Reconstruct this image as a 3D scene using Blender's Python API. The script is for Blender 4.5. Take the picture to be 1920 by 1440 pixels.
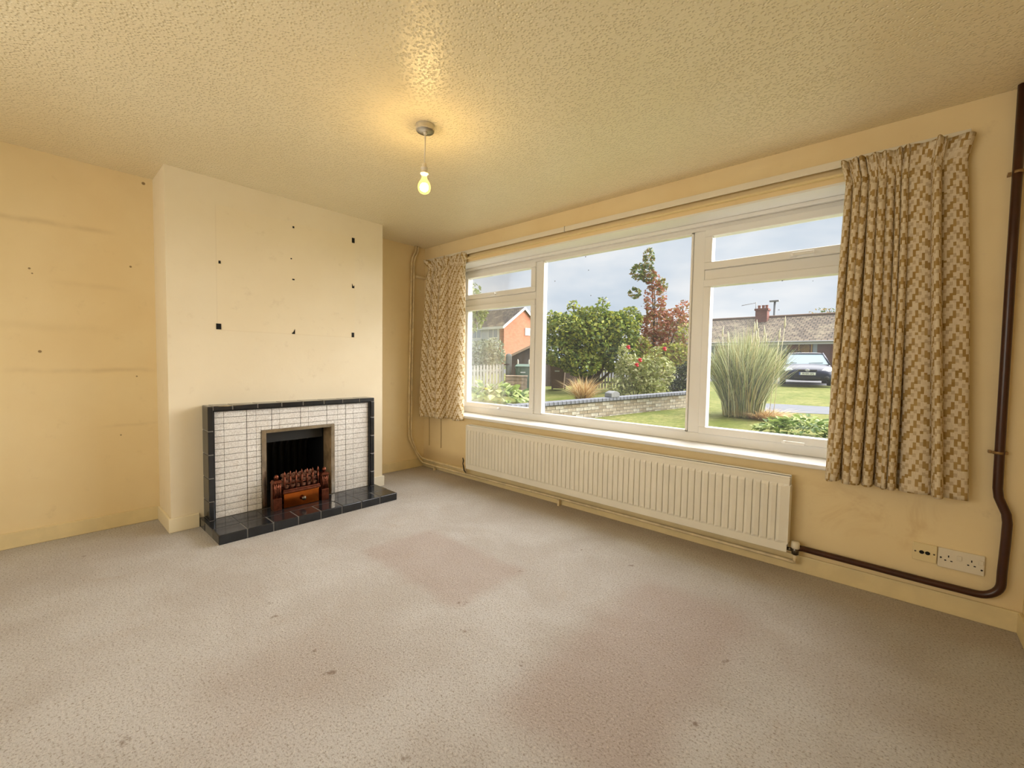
import bpy, bmesh, math, random
from mathutils import Vector, Matrix, noise as mnoise
R = random.Random(11)
for o in list(bpy.data.objects): bpy.data.objects.remove(o, do_unlink=True)
scn = bpy.context.scene
COL = scn.collection

# ---------------------------------------------------------------- camera
CAM = Vector((3.936, -2.915, 1.164)); FPX = 808.15
FW = Vector((-0.66707, 0.74344, -0.04808)); RT = Vector((0.74366, 0.66835, 0.01666)); UP = Vector((-0.04453, 0.02464, 0.99870))
cd = bpy.data.cameras.new('camera'); cam = bpy.data.objects.new('camera', cd); COL.objects.link(cam)
cd.sensor_width = 36; cd.lens = FPX * 36 / 1920; cd.clip_start = .02; cd.clip_end = 400
cam.matrix_world = Matrix(((RT.x, UP.x, -FW.x, CAM.x), (RT.y, UP.y, -FW.y, CAM.y), (RT.z, UP.z, -FW.z, CAM.z), (0, 0, 0, 1)))
scn.camera = cam
def ray(px, py): return FW + RT * ((px - 960) / FPX) - UP * ((py - 720) / FPX)
def at(px, py, D): return CAM + ray(px, py) * D
def gz(y): return -.15 + .028 * y          # the garden rises gently away from the house
def onground(px, py):
    d = ray(px, py); s = (gz(CAM.y) - CAM.z) / (d.z - .028 * d.y); return CAM + d * s

# ---------------------------------------------------------------- light
def lin(r, g, b):
    f = lambda c: (c / 255 / 12.92) if c / 255 <= .04045 else ((c / 255 + .055) / 1.055) ** 2.4
    return (f(r), f(g), f(b), 1)
SKY_STRENGTH = .76; SUN_STRENGTH = 13.4; BULB = 75.0; EXPOSURE = 0.38; REAR_FILL = 31.0
w = bpy.data.worlds.new('sky'); scn.world = w; w.use_nodes = True
wn = w.node_tree.nodes; wl = w.node_tree.links; wn.clear()
wo = wn.new('ShaderNodeOutputWorld'); bg = wn.new('ShaderNodeBackground'); tc = wn.new('ShaderNodeTexCoord')
mp = wn.new('ShaderNodeMapping'); mp.inputs['Scale'].default_value = (2.2, 2.2, 6.5)
nz = wn.new('ShaderNodeTexNoise'); nz.inputs['Scale'].default_value = 1.25; nz.inputs['Detail'].default_value = 5; nz.inputs['Roughness'].default_value = .52
cr = wn.new('ShaderNodeValToRGB'); cr.color_ramp.elements[0].position = .30; cr.color_ramp.elements[0].color = lin(190, 206, 222)
cr.color_ramp.elements[1].position = .62; cr.color_ramp.elements[1].color = lin(240, 243, 246)
e = cr.color_ramp.elements.new(.45); e.color = lin(212, 223, 234)
wl.new(tc.outputs['Generated'], mp.inputs[0]); wl.new(mp.outputs[0], nz.inputs['Vector']); wl.new(nz.outputs[0], cr.inputs[0])
wl.new(cr.outputs[0], bg.inputs[0]); bg.inputs[1].default_value = SKY_STRENGTH; wl.new(bg.outputs[0], wo.inputs[0])
sd = bpy.data.lights.new('hazy_sun', 'SUN'); sd.energy = SUN_STRENGTH; sd.angle = math.radians(100); sd.color = (1, .98, .96)
sun = bpy.data.objects.new('hazy_sun', sd); COL.objects.link(sun); sun.location = (8, 12, 14)
sun.rotation_euler = Vector((-.44, -.66, -.61)).to_track_quat('-Z', 'Y').to_euler()
rd = bpy.data.lights.new('rear_fill_lamp', 'AREA'); rd.shape = 'RECTANGLE'; rd.size = 2.3; rd.size_y = 1.15; rd.energy = REAR_FILL; rd.color = (1, .93, .81)
rear = bpy.data.objects.new('rear_fill_lamp', rd); COL.objects.link(rear); rear.location = (2.2, -4.42, 1.5); rear.rotation_euler = (math.radians(90), 0, 0)   # added fill lamp behind the invented window in the unseen back wall
scn.view_settings.view_transform = 'Standard'; scn.view_settings.look = 'None'
scn.view_settings.exposure = EXPOSURE; scn.view_settings.gamma = 1; scn.view_settings.use_curve_mapping = False

# ---------------------------------------------------------------- materials
class NB:
    def __init__(s, name):
        s.m = bpy.data.materials.new(name); s.m.use_nodes = True; s.t = s.m.node_tree; s.t.nodes.clear()
        s.out = s.t.nodes.new('ShaderNodeOutputMaterial')
    def n(s, kind, **kw):
        x = s.t.nodes.new('ShaderNode' + kind)
        for k, v in kw.items(): setattr(x, k, v)
        return x
    def put(s, sock, v):
        if isinstance(v, bpy.types.NodeSocket): s.t.links.new(v, sock)
        else: sock.default_value = v
    def M(s, op, a, b=None, c=None, clamp=False):
        x = s.n('Math', operation=op, use_clamp=clamp); s.put(x.inputs[0], a)
        if b is not None: s.put(x.inputs[1], b)
        if c is not None: s.put(x.inputs[2], c)
        return x.outputs[0]
    def mix(s, f, a, b, blend='MIX'):
        x = s.n('Mix', data_type='RGBA', blend_type=blend); s.put(x.inputs[0], f); s.put(x.inputs[6], a); s.put(x.inputs[7], b); return x.outputs[2]
    def smooth(s, v, a, b, lo=0., hi=1.):
        x = s.n('MapRange', interpolation_type='SMOOTHSTEP'); s.put(x.inputs[0], v)
        for i, q in enumerate((a, b, lo, hi)): x.inputs[i + 1].default_value = q
        return x.outputs[0]
    def pos(s):
        g = s.n('NewGeometry'); x = s.n('SeparateXYZ'); s.t.links.new(g.outputs['Position'], x.inputs[0]); return g.outputs['Position'], x.outputs[0], x.outputs[1], x.outputs[2]
    def noise(s, scale, detail=3, rough=.5, vec=None, dist=0):
        x = s.n('TexNoise'); x.inputs['Scale'].default_value = scale; x.inputs['Detail'].default_value = detail; x.inputs['Roughness'].default_value = rough
        x.inputs['Distortion'].default_value = dist
        if vec is None: vec = s.n('TexCoord').outputs['Object']
        s.t.links.new(vec, x.inputs['Vector']); return x.outputs[0]
    def band(s, v, a, b, sf):                      # soft box mask
        return s.M('MULTIPLY', s.smooth(v, a - sf, a + sf), s.smooth(v, b - sf, b + sf, 1., 0.))
    def bump(s, h, strength=.3, dist=.01):
        x = s.n('Bump'); x.inputs['Strength'].default_value = strength; x.inputs['Distance'].default_value = dist; s.put(x.inputs['Height'], h); return x.outputs[0]
    def bsdf(s, col, rough=.5, metal=0, normal=None, spec=.5, extra=None):
        p = s.n('BsdfPrincipled'); s.put(p.inputs['Base Color'], col); s.put(p.inputs['Roughness'], rough); s.put(p.inputs['Metallic'], metal)
        s.put(p.inputs['Specular IOR Level'], spec)
        if normal is not None: s.t.links.new(normal, p.inputs['Normal'])
        for k, v in (extra or {}).items(): s.put(p.inputs[k], v)
        s.t.links.new(p.outputs[0], s.out.inputs[0]); return p
MATS = {}
def mat(name, rgb, rough=.5, metal=0, var=0, vscale=8, bump=0, bscale=60, spec=.5, rgb2=None, dist=.004, extra=None):
    if name in MATS: return MATS[name]
    b = NB(name); col = lin(*rgb); nor = None
    if rgb2 or var:
        c2 = lin(*rgb2) if rgb2 else tuple(max(0, x * (1 - var)) for x in col[:3]) + (1,)
        col = b.mix(b.smooth(b.noise(vscale, 4, .6), .35, .65), col, c2)
    if bump: nor = b.bump(b.noise(bscale, 3, .6), bump, dist)
    b.bsdf(col, rough, metal, nor, spec, extra); MATS[name] = b.m; return b.m

def paint_wall(name, kind):
    b = NB(name); P, x, y, z = b.pos()
    base = lin(242, 222, 176); c = b.mix(b.smooth(b.noise(1.3, 4, .6, P), .3, .7), base, lin(236, 213, 164))
    if kind == 'left':                       # tide lines, nail holes and scuffs on the bare alcove wall
        wob = b.M('MULTIPLY', b.M('SUBTRACT', b.noise(2.2, 3, .6, P), .5), .06); zz = b.M('ADD', z, wob)
        for z0, s_, f, y0, y1 in ((1.985, .02, .26, -4, -2.55), (1.07, .018, .26, -4, -2.33), (1.62, .02, .12, -2.8, -2.5), (.69, .012, .16, -2.6, -2.33), (1.34, .03, .10, -3.4, -2.5)):
            k = b.M('MULTIPLY', b.M('MULTIPLY', b.band(zz, z0 - s_ / 2, z0 + s_ / 2, s_), b.band(y, y0, y1, .08)), f)
            c = b.mix(b.M('MULTIPLY', k, b.smooth(b.noise(5, 3, .6, P), .25, .6)), c, lin(150, 112, 50))
        for yy, zz0, rr in ((-2.911, 1.688, .007), (-2.448, 1.779, .008), (-2.88, 1.188, .010), (-2.43, 1.03, .006), (-2.9, 1.66, .005), (-2.37, 2.36, .012), (-2.52, .63, .006)):
            dd = b.M('ADD', b.M('POWER', b.M('SUBTRACT', y, yy), 2.), b.M('POWER', b.M('SUBTRACT', z, zz0), 2.))
            c = b.mix(b.smooth(dd, rr * rr * .3, rr * rr, .8, 0.), c, lin(110, 80, 40))
        lt = b.M('MULTIPLY', b.band(b.M('ADD', z, wob), -1, 1.0, .12), .10); c = b.mix(lt, c, lin(240, 228, 190))  # lower wall paler: stronger window light put into the paint colour
    if kind == 'breast':                     # paler coat on the breast, ghost
        c = b.mix(.8, c, b.mix(b.smooth(b.noise(1.3, 4, .6, P), .3, .7), lin(242, 232, 209), lin(237, 226, 201)))
        # of a removed picture panel
        w_ = b.M('MULTIPLY', b.M('SUBTRACT', b.noise(6, 2, .5, P), .5), .01); zq = b.M('ADD', z, w_)
        inside = b.M('MULTIPLY', b.band(y, -2.04, -1.02, .006), b.band(zq, 1.36, 2.225, .006))
        c = b.mix(b.M('MULTIPLY', inside, .16), c, lin(244, 226, 186))
        c = b.mix(b.M('MULTIPLY', b.band(zq, 1.362, 1.366, .004), b.M('MULTIPLY', b.band(y, -2.03, -1.0, .01), .14)), c, lin(170, 140, 90))
        c = b.mix(b.M('MULTIPLY', b.M('MULTIPLY', b.band(y, -2.045, -2.04, .004), b.band(z, 1.37, 2.22, .02)), .12), c, lin(170, 140, 90))
        
    if kind == 'window':                     # scuffs low on the wall by the sockets
        k = b.M('MULTIPLY', b.M('MULTIPLY', b.band(x, 3.55, 4.1, .12), b.band(z, .3, .52, .1)), b.smooth(b.noise(4, 5, .7, P, .8), .45, .7, 0, .4))
        c = b.mix(k, c, lin(190, 145, 70))
        k = b.M('MULTIPLY', b.M('MULTIPLY', b.band(x, 0, .85, .12), b.band(z, .05, .2, .06)), .35); c = b.mix(k, c, lin(160, 125, 70))  # darker low band at the corner end of the wall
    c = b.mix(b.smooth(b.noise(9, 5, .7, P), .58, .8, 0., .16), c, lin(150, 118, 64))
    b.bsdf(c, .62, 0, b.bump(b.noise(70, 4, .6, P), .12, .004), .3); return b.m
def ceiling_mat():
    b = NB('artex_ceiling'); P, x, y, z = b.pos()
    c = b.mix(b.smooth(b.noise(1.1, 3, .6, P), .3, .7), lin(242, 230, 198), lin(238, 224, 189))
    v = b.n('TexVoronoi', feature='SMOOTH_F1'); v.inputs['Scale'].default_value = 78; v.inputs['Smoothness'].default_value = .35; b.t.links.new(P, v.inputs['Vector'])
    h = b.M('ADD', b.smooth(v.outputs['Distance'], .12, .5), b.M('MULTIPLY', b.noise(95, 3, .6, P), .7))
    b.bsdf(c, .24, 0, b.bump(h, .5, .006), .6); return b.m
def carpet_mat():
    b = NB('carpet'); P, x, y, z = b.pos()
    c = b.mix(b.smooth(b.noise(1.7, 4, .62, P, .4), .32, .68), lin(211, 208, 205), lin(197, 191, 185))
    # pile less faded where furniture stood
    wob = b.M('MULTIPLY', b.M('SUBTRACT', b.noise(5, 4, .6, P), .5), .12); xx = b.M('ADD', x, wob); yy = b.M('ADD', y, wob)
    for x0, x1, y0, y1, f, s_ in ((1.55, 2.42, -1.6, -1.10, .42, .05), (2.95, 3.48, -1.9, -.70, .46, .10), (2.05, 2.6, -2.6, -2.1, .18, .2), (3.3, 4.3, -1.05, -.5, .12, .15)):
        k = b.M('MULTIPLY', b.M('MULTIPLY', b.band(xx, x0, x1, s_), b.band(yy, y0, y1, s_)), f); c = b.mix(k, c, lin(178, 156, 146))
    c = b.mix(b.M('MULTIPLY', b.smooth(y, -.42, -.10), .28), c, lin(190, 160, 118))  # shade under the radiator put into the carpet colour along the window wall
    c = b.mix(b.M('MULTIPLY', b.smooth(b.noise(3.1, 5, .7, P, .6), .55, .78), .26), c, lin(184, 162, 140))
    for dx, dy, r in ((1.609, -1.137, .022), (1.62, -1.581, .022), (2.392, -1.124, .02), (2.403, -1.559, .024), (2.588, -1.678, .022), (2.91, -1.662, .026), (2.829, -.616, .02), (2.504, -.631, .018), (1.742, -2.183, .02), (1.893, -2.201, .024), (2.241, -2.196, .022), (2.406, -2.203, .026), (2.247, -2.748, .028), (2.908, -2.217, .022), (3.499, -1.488, .022), (3.521, -1.066, .022), (3.475, -1.11, .02), (3.493, -.515, .02), (.447, -2.745, .02)):
        ax = b.M('SUBTRACT', xx, dx); ay = b.M('SUBTRACT', yy, dy); d2 = b.M('ADD', b.M('MULTIPLY', ax, ax), b.M('MULTIPLY', ay, ay))
        c = b.mix(b.M('MULTIPLY', b.smooth(d2, r * r * .1, r * r * .6, .6, 0.), b.smooth(b.noise(45, 2, .5, P), .4, .6)), c, lin(112, 84, 60))
    f = b.noise(125, 3, .65, P); c = b.mix(b.smooth(f, .30, .50, .75, 0.), c, lin(142, 126, 108)); c = b.mix(b.smooth(f, .54, .74, 0., .45), c, lin(246, 236, 222))
    h = b.M('ADD', b.noise(190, 3, .7, P), b.M('MULTIPLY', b.noise(30, 3, .6, P), .8))
    b.bsdf(c, .95, 0, b.bump(h, .75, .012), .1); return b.m
def curtain_mat():
    b = NB('flame_stitch_fabric'); uv = b.n('UVMap'); s = b.n('SeparateXYZ'); b.t.links.new(uv.outputs[0], s.inputs[0]); u, v = s.outputs[0], s.outputs[1]
    uq = b.M('DIVIDE', b.M('FLOOR', b.M('MULTIPLY', u, 90.)), 90.)            # 11 mm woven columns
    wn_ = b.n('TexWhiteNoise', noise_dimensions='1D'); b.put(wn_.inputs['W'], uq)
    tri = b.M('PINGPONG', uq, .100)
    vq = b.M('ADD', v, b.M('MULTIPLY', b.M('SUBTRACT', wn_.outputs[0], .5), .022))
    a = b.M('FRACT', b.M('DIVIDE', b.M('SUBTRACT', vq, b.M('MULTIPLY', tri, 2.1)), .105))
    st = b.M('MAXIMUM', b.band(a, .05, .38, .01), b.M('MULTIPLY', b.band(a, .55, .72, .01), .5))
    cell = b.n('TexWhiteNoise', noise_dimensions='2D'); cb = b.n('CombineXYZ'); b.put(cb.inputs[0], uq); b.put(cb.inputs[1], b.M('FLOOR', b.M('MULTIPLY', v, 32.))); b.t.links.new(cb.outputs[0], cell.inputs['Vector'])
    st = b.M('MULTIPLY', st, b.smooth(cell.outputs[0], .04, .12))
    c = b.mix(st, lin(238, 224, 196), b.mix(cell.outputs[0], lin(166, 132, 72), lin(192, 162, 106)))
    sl = b.noise(1, 2, .5); t = b.n('TexNoise'); t.inputs['Scale'].default_value = 1; t.inputs['Detail'].default_value = 2
    mp_ = b.n('Mapping'); mp_.inputs['Scale'].default_value = (420, 40, 1); b.t.links.new(uv.outputs[0], mp_.inputs[0]); b.t.links.new(mp_.outputs[0], t.inputs['Vector'])
    c = b.mix(b.smooth(t.outputs[0], .35, .65, 0., .22), c, lin(186, 158, 104))
    p = b.bsdf(c, .9, 0, b.bump(t.outputs[0], .25, .002), .15)
    tr = b.n('BsdfTranslucent'); b.put(tr.inputs[0], c); mx = b.n('MixShader'); mx.inputs[0].default_value = .16
    b.t.links.new(p.outputs[0], mx.inputs[1]); b.t.links.new(tr.outputs[0], mx.inputs[2]); b.t.links.new(mx.outputs[0], b.out.inputs[0]); return b.m
def glass_mat(name, haze):
    b = NB(name); P, x, y, z = b.pos(); tr = b.n('BsdfTransparent'); gl = b.n('BsdfGlossy'); gl.inputs['Roughness'].default_value = .22
    fr = b.n('Fresnel'); fr.inputs[0].default_value = 1.45; m1 = b.n('MixShader'); b.put(m1.inputs[0], b.M('MULTIPLY', fr.outputs[0], .3))
    b.t.links.new(tr.outputs[0], m1.inputs[1]); b.t.links.new(gl.outputs[0], m1.inputs[2])
    df = b.n('BsdfTranslucent'); df.inputs[0].default_value = lin(235, 240, 245); d2 = b.n('BsdfDiffuse'); d2.inputs[0].default_value = lin(120, 110, 95)
    mp_ = b.n('Mapping'); mp_.inputs['Scale'].default_value = (26, 1, 1.6); b.t.links.new(P, mp_.inputs[0])
    st = b.noise(1, 4, .6, mp_.outputs[0])
    k = b.M('MULTIPLY', b.smooth(st, .38, .68), b.band(z, .5, 1.25, .35)) if haze else b.smooth(b.noise(1.5, 4, .6, P), .5, .8)
    k = b.M('ADD', b.M('MULTIPLY', k, .022 if haze else .008), .004)
    m2 = b.n('MixShader'); b.put(m2.inputs[0], k); b.t.links.new(m1.outputs[0], m2.inputs[1]); b.t.links.new(df.outputs[0], m2.inputs[2])
    v = b.n('TexVoronoi'); v.inputs['Scale'].default_value = 9; v.inputs['Randomness'].default_value = 1; b.t.links.new(P, v.inputs['Vector'])
    sp = b.M('MULTIPLY', b.smooth(v.outputs['Distance'], .03, .055, .7, 0.), b.smooth(z, .95, 2.1, 0., 1.))
    m3 = b.n('MixShader'); b.put(m3.inputs[0], sp); b.t.links.new(m2.outputs[0], m3.inputs[1]); b.t.links.new(d2.outputs[0], m3.inputs[2])
    b.t.links.new(m3.outputs[0], b.out.inputs[0]); return b.m
def brick_far(name, c1, c2, mort, scale, along):
    b = NB(name); P, x, y, z = b.pos(); cb = b.n('CombineXYZ'); b.put(cb.inputs[0], y if along == 'y' else x); b.put(cb.inputs[1], z)
    t = b.n('TexBrick'); t.inputs['Scale'].default_value = scale; b.t.links.new(cb.outputs[0], t.inputs['Vector'])
    t.inputs['Color1'].default_value = lin(*c1); t.inputs['Color2'].default_value = lin(*c2); t.inputs['Mortar'].default_value = lin(*mort)
    t.inputs['Mortar Size'].default_value = .012; t.inputs['Brick Width'].default_value = .45; t.inputs['Row Height'].default_value = .15
    c = b.mix(b.smooth(b.noise(1.4, 4, .6, P), .4, .7, 0., .35), t.outputs[0], lin(*c2)); b.bsdf(c, .9, 0, None, .2); return b.m
def rooftile(name, c1, c2, along='x'):
    b = NB(name); P, x, y, z = b.pos(); cb = b.n('CombineXYZ'); b.put(cb.inputs[0], x if along == 'x' else y); b.put(cb.inputs[1], b.M('MULTIPLY', z, 2.2))
    t = b.n('TexBrick'); t.inputs['Scale'].default_value = 1; b.t.links.new(cb.outputs[0], t.inputs['Vector'])
    t.inputs['Color1'].default_value = lin(*c1); t.inputs['Color2'].default_value = lin(*c2); t.inputs['Mortar'].default_value = lin(45, 40, 36)
    t.inputs['Mortar Size'].default_value = .03; t.inputs['Brick Width'].default_value = .34; t.inputs['Row Height'].default_value = .34; t.inputs['Bias'].default_value = -.2
    c = b.mix(b.smooth(b.noise(1.1, 5, .7, P), .45, .7, 0., .6), t.outputs[0], lin(150, 138, 112)); b.bsdf(c, .9, 0, None, .2); return b.m
def lawn_mat():
    b = NB('lawn_grass'); P, x, y, z = b.pos()
    c = b.mix(b.smooth(b.noise(1.2, 5, .7, P), .35, .65), lin(108, 116, 54), lin(140, 136, 80))
    c = b.mix(b.smooth(b.noise(9, 6, .8, P), .42, .62, 0., .8), c, lin(84, 94, 42)); b.bsdf(c, .95, 0, b.bump(b.noise(40, 4, .7, P), .8, .03), .1); return b.m
def facetile_mat():
    b = NB('mottled_white_tile'); P, x, y, z = b.pos(); n1 = b.noise(95, 4, .7, P, 1.2); n2 = b.noise(14, 3, .6, P)
    oi = b.n('ObjectInfo'); c = b.mix(b.smooth(n1, .42, .62), lin(242, 240, 236), lin(206, 201, 195)); c = b.mix(b.smooth(n2, .45, .75, 0., .3), c, lin(206, 194, 182))
    c = b.mix(b.M('MULTIPLY', oi.outputs['Random'], .16), c, lin(190, 182, 172)); b.bsdf(c, .28, 0, b.bump(n1, .5, .004), .5); return b.m

WHITE = mat('white_upvc', (238, 236, 230), .32); SILLM = mat('white_sill', (240, 239, 236), .3)
SKIRT = mat('cream_gloss_paint', (236, 217, 168), .4, var=.08, vscale=6); RADM = mat('cream_enamel', (242, 237, 222), .33, var=.04, vscale=5)
PIPEC = mat('cream_painted_pipe', (236, 216, 174), .45, var=.2, vscale=14); PIPEB = mat('brown_painted_pipe', (66, 32, 16), .3, var=.25, vscale=9)
BLACKT = mat('black_glazed_tile', (40, 42, 46), .14, var=.25, vscale=12); GROUT = mat('grey_grout', (134, 130, 124), .9); DGROUT = mat('dark_grout', (92, 86, 80), .9)
CHROME = mat('worn_chrome', (196, 186, 170), .25, 1, var=.35, vscale=10); CHROMED = mat('dull_chrome', (120, 112, 100), .3, 1, var=.4, vscale=22)
SOOT = mat('soot_black', (9, 9, 10), .65, bump=.3, bscale=30); COPPER = mat('antique_copper', (132, 76, 56), .34, .85, var=.45, vscale=40); BRASS = mat('polished_brass', (190, 104, 44), .16, 1, var=.3, vscale=6)
COAL = mat('glazed_coal', (168, 120, 100), .35, .2, var=.55, vscale=30); PLASTW = mat('aged_white_plastic', (234, 216, 168), .35); PLASTC = mat('white_plastic', (232, 222, 200), .4)
BLK = mat('black_rubber', (14, 13, 12), .6); RUBBLK = mat('black_pad', (10, 10, 10), .8)
W_WIN = paint_wall('window_wall_paint', 'window'); W_LEFT = paint_wall('alcove_wall_paint', 'left'); W_BR = paint_wall('breast_paint', 'breast'); W_PLAIN = paint_wall('plain_wall_paint', 'plain')
CEIL = ceiling_mat(); CARPET = carpet_mat(); FABRIC = curtain_mat(); GLASS = glass_mat('window_glass', 0); GLASSH = glass_mat('hazy_window_glass', 1); TILEW = facetile_mat(); LAWN = lawn_mat()

# ---------------------------------------------------------------- mesh building
class MB:
    def __init__(s): s.v = []; s.f = []; s.mi = []; s.sm = []
    def add(s, vs, fs, mi=0, smooth=False):
        o = len(s.v); s.v += [Vector(p) for p in vs]; s.f += [tuple(i + o for i in f) for f in fs]; s.mi += [mi] * len(fs); s.sm += [smooth] * len(fs); return s
    def box(s, x0, x1, y0, y1, z0, z1, mi=0):
        return s.add([(x0, y0, z0), (x1, y0, z0), (x1, y1, z0), (x0, y1, z0), (x0, y0, z1), (x1, y0, z1), (x1, y1, z1), (x0, y1, z1)],
                     [(0, 3, 2, 1), (4, 5, 6, 7), (0, 1, 5, 4), (1, 2, 6, 5), (2, 3, 7, 6), (3, 0, 4, 7)], mi)
    def tube(s, pts, r, n=12, mi=0, caps=True):
        pts = [Vector(p) for p in pts]; rs = r if isinstance(r, (list, tuple)) else [r] * len(pts); vs = []; nrm = None
        for i, p in enumerate(pts):
            t = ((pts[min(i + 1, len(pts) - 1)] - pts[max(i - 1, 0)])).normalized()
            if nrm is None: nrm = t.cross(Vector((0, 0, 1)) if abs(t.z) < .9 else Vector((1, 0, 0))).normalized()
            nrm = (nrm - t * nrm.dot(t)).normalized(); bn = t.cross(nrm)
            vs += [p + (nrm * math.cos(2 * math.pi * k / n) + bn * math.sin(2 * math.pi * k / n)) * rs[i] for k in range(n)]
        fs = [(i * n + k, i * n + (k + 1) % n, (i + 1) * n + (k + 1) % n, (i + 1) * n + k) for i in range(len(pts) - 1) for k in range(n)]
        s.add(vs, fs, mi, True)
        if caps:
            o = len(s.v) - len(vs); s.f += [tuple(o + k for k in reversed(range(n))), tuple(o + (len(pts) - 1) * n + k for k in range(n))]; s.mi += [mi] * 2; s.sm += [False] * 2
        return s
    def lathe(s, prof, c=(0, 0, 0), n=20, axis='z', mi=0, smooth=True):
        c = Vector(c); vs = []
        for r, h in prof:
            for k in range(n):
                a = 2 * math.pi * k / n; p = (r * math.cos(a), r * math.sin(a), h)
                if axis == 'x': p = (p[2], p[0], p[1])
                if axis == 'y': p = (p[0], p[2], p[1])
                vs.append(c + Vector(p))
        m = len(prof); fs = [(i * n + k, i * n + (k + 1) % n, (i + 1) * n + (k + 1) % n, (i + 1) * n + k) for i in range(m - 1) for k in range(n)]
        fs += [tuple(reversed(range(n))), tuple((m - 1) * n + k for k in range(n))]; return s.add(vs, fs, mi, smooth)
    def prism(s, poly, h0, h1, axis='z', mi=0):
        def q(a, b, h): return {'z': (a, b, h), 'x': (h, a, b), 'y': (a, h, b)}[axis]
        n = len(poly); return s.add([q(a, b, h0) for a, b in poly] + [q(a, b, h1) for a, b in poly], [tuple(reversed(range(n))), tuple(range(n, 2 * n))] + [(i, (i + 1) % n, n + (i + 1) % n, n + i) for i in range(n)], mi)
    def grid(s, fn, nu, nv, mi=0):
        return s.add([fn(i / nu, j / nv) for j in range(nv + 1) for i in range(nu + 1)], [(j * (nu + 1) + i, j * (nu + 1) + i + 1, (j + 1) * (nu + 1) + i + 1, (j + 1) * (nu + 1) + i) for j in range(nv) for i in range(nu)], mi, True)
def build(name, mb, mats, parent=None, bevel=0, kind=None, label=None, cat=None, group=None, fix=True):
    me = bpy.data.meshes.new(name); base = Vector(parent.get('_b', (0, 0, 0))) if parent else Vector((0, 0, 0))
    me.from_pydata([tuple(p - base) for p in mb.v], [], mb.f); mats = mats if isinstance(mats, (list, tuple)) else [mats]
    for m in mats: me.materials.append(m)
    me.polygons.foreach_set('material_index', mb.mi); me.polygons.foreach_set('use_smooth', mb.sm)
    if fix and len(mb.f) < 5000:
        bm = bmesh.new(); bm.from_mesh(me); bmesh.ops.recalc_face_normals(bm, faces=bm.faces[:]); bm.to_mesh(me); bm.free()
    me.update(); o = bpy.data.objects.new(name, me); COL.objects.link(o)
    if parent: o.parent = parent
    if bevel:
        m = o.modifiers.new('bevel', 'BEVEL'); m.width = bevel; m.segments = 2; m.limit_method = 'ANGLE'; m.angle_limit = math.radians(40)
    return tag(o, label, cat, group, kind)
def tag(o, label=None, cat=None, group=None, kind=None):
    for k, v in (('label', label), ('category', cat), ('group', group), ('kind', kind)):
        if v: o[k] = v
    return o
def thing(name, label, cat, loc=(0, 0, 0), rz=0, group=None, kind=None, world=True):
    o = bpy.data.objects.new(name, None); COL.objects.link(o); o.location = loc; o.rotation_euler.z = rz; o.empty_display_size = .1
    if world and not rz: o['_b'] = tuple(loc)            # parts are then written in world coordinates
    return tag(o, label, cat, group, kind)
def piece(name, mesh, parent, loc):                      # alike pieces share one mesh
    o = bpy.data.objects.new(name, mesh); COL.objects.link(o); o.parent = parent; o.location = Vector(loc) - Vector(parent.get('_b', (0, 0, 0))); return o
def arc(c, a0, a1, r, n, plane='xz', other=0):
    out = []
    for i in range(n + 1):
        a = a0 + (a1 - a0) * i / n; p, q = c[0] + r * math.cos(a), c[1] + r * math.sin(a)
        out.append((p, other, q) if plane == 'xz' else (other, p, q))
    return out

# ---------------------------------------------------------------- the room shell
H = 2.4; D0 = .3775; YA = -.7487; YB = -2.3211; XR = 4.39; YR = -4.15; T = .3
WX0, WX1, WZ0, WZ1 = .43, 3.91, .61, 2.147; HS = .095; ST = .015
build('floor', MB().box(-T, XR + T, YR - T, T, -.2, 0), CARPET, kind='structure', label='worn beige fitted carpet with furniture dents and darker patches', cat='floor')
build('ceiling', MB().box(-T, XR + T, YR - T, T, H, H + .3), CEIL, kind='structure', label='cream textured artex ceiling', cat='ceiling')
build('wall_window', MB().box(-T, WX0 - .012, 0, T, 0, H).box(WX1 + .012, XR + T, 0, T, 0, H).box(WX0 - .012, WX1 + .012, 0, T, 0, WZ0).box(WX0 - .012, WX1 + .012, 0, T, WZ1 + .012, H), W_WIN, kind='structure', label='cream wall around the wide window', cat='wall')
build('wall_fireplace', MB().box(-T, 0, YR, 0, 0, H), W_LEFT, kind='structure', label='marked cream alcove wall either side of the chimney breast', cat='wall')
FY0, FY1, FZ1 = -1.79, -1.27, .63
wb = build('wall_chimney_breast', MB().box(0, D0, YB, FY0, 0, H).box(0, D0, FY1, YA, 0, H).box(0, D0, FY0, FY1, FZ1, H), W_BR, kind='structure', label='pale cream chimney breast with black sticky pads left on it', cat='wall')
build('wall_right', MB().box(XR, XR + T, YR, 0, 0, H), W_PLAIN, kind='structure', label='cream wall beside the brown heating pipe', cat='wall')
build('wall_back', MB().box(-T, 1.0, YR - T, YR, 0, H).box(3.4, XR + T, YR - T, YR, 0, H).box(1.0, 3.4, YR - T, YR, 0, .9).box(1.0, 3.4, YR - T, YR, 2.1, H), W_PLAIN, kind='structure', label='plain cream wall opposite the wide window', cat='wall')
def skirt(name, label, x0, x1, y0, y1): build(name, MB().box(x0, x1, y0, y1, 0, HS), SKIRT, bevel=.004, kind='structure', label=label, cat='skirting board')
skirt('baseboard_window', 'cream skirting board under the radiator', 0, XR, -ST, 0)
skirt('baseboard_alcove', 'cream skirting board in the alcove beside the pipes', 0, ST, YA, -ST)
skirt('baseboard_left', 'cream skirting board along the marked alcove wall', 0, ST, YR, YB)
skirt('baseboard_right', 'cream skirting board at the foot of the wall past the sockets', XR - ST, XR, YR, -ST)
mbk = MB().prism([(ST, YB - ST), (D0 + ST, YB - ST), (D0 + ST, -2.167), (D0, -2.167), (D0, YB), (ST, YB)], 0, HS)
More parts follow.
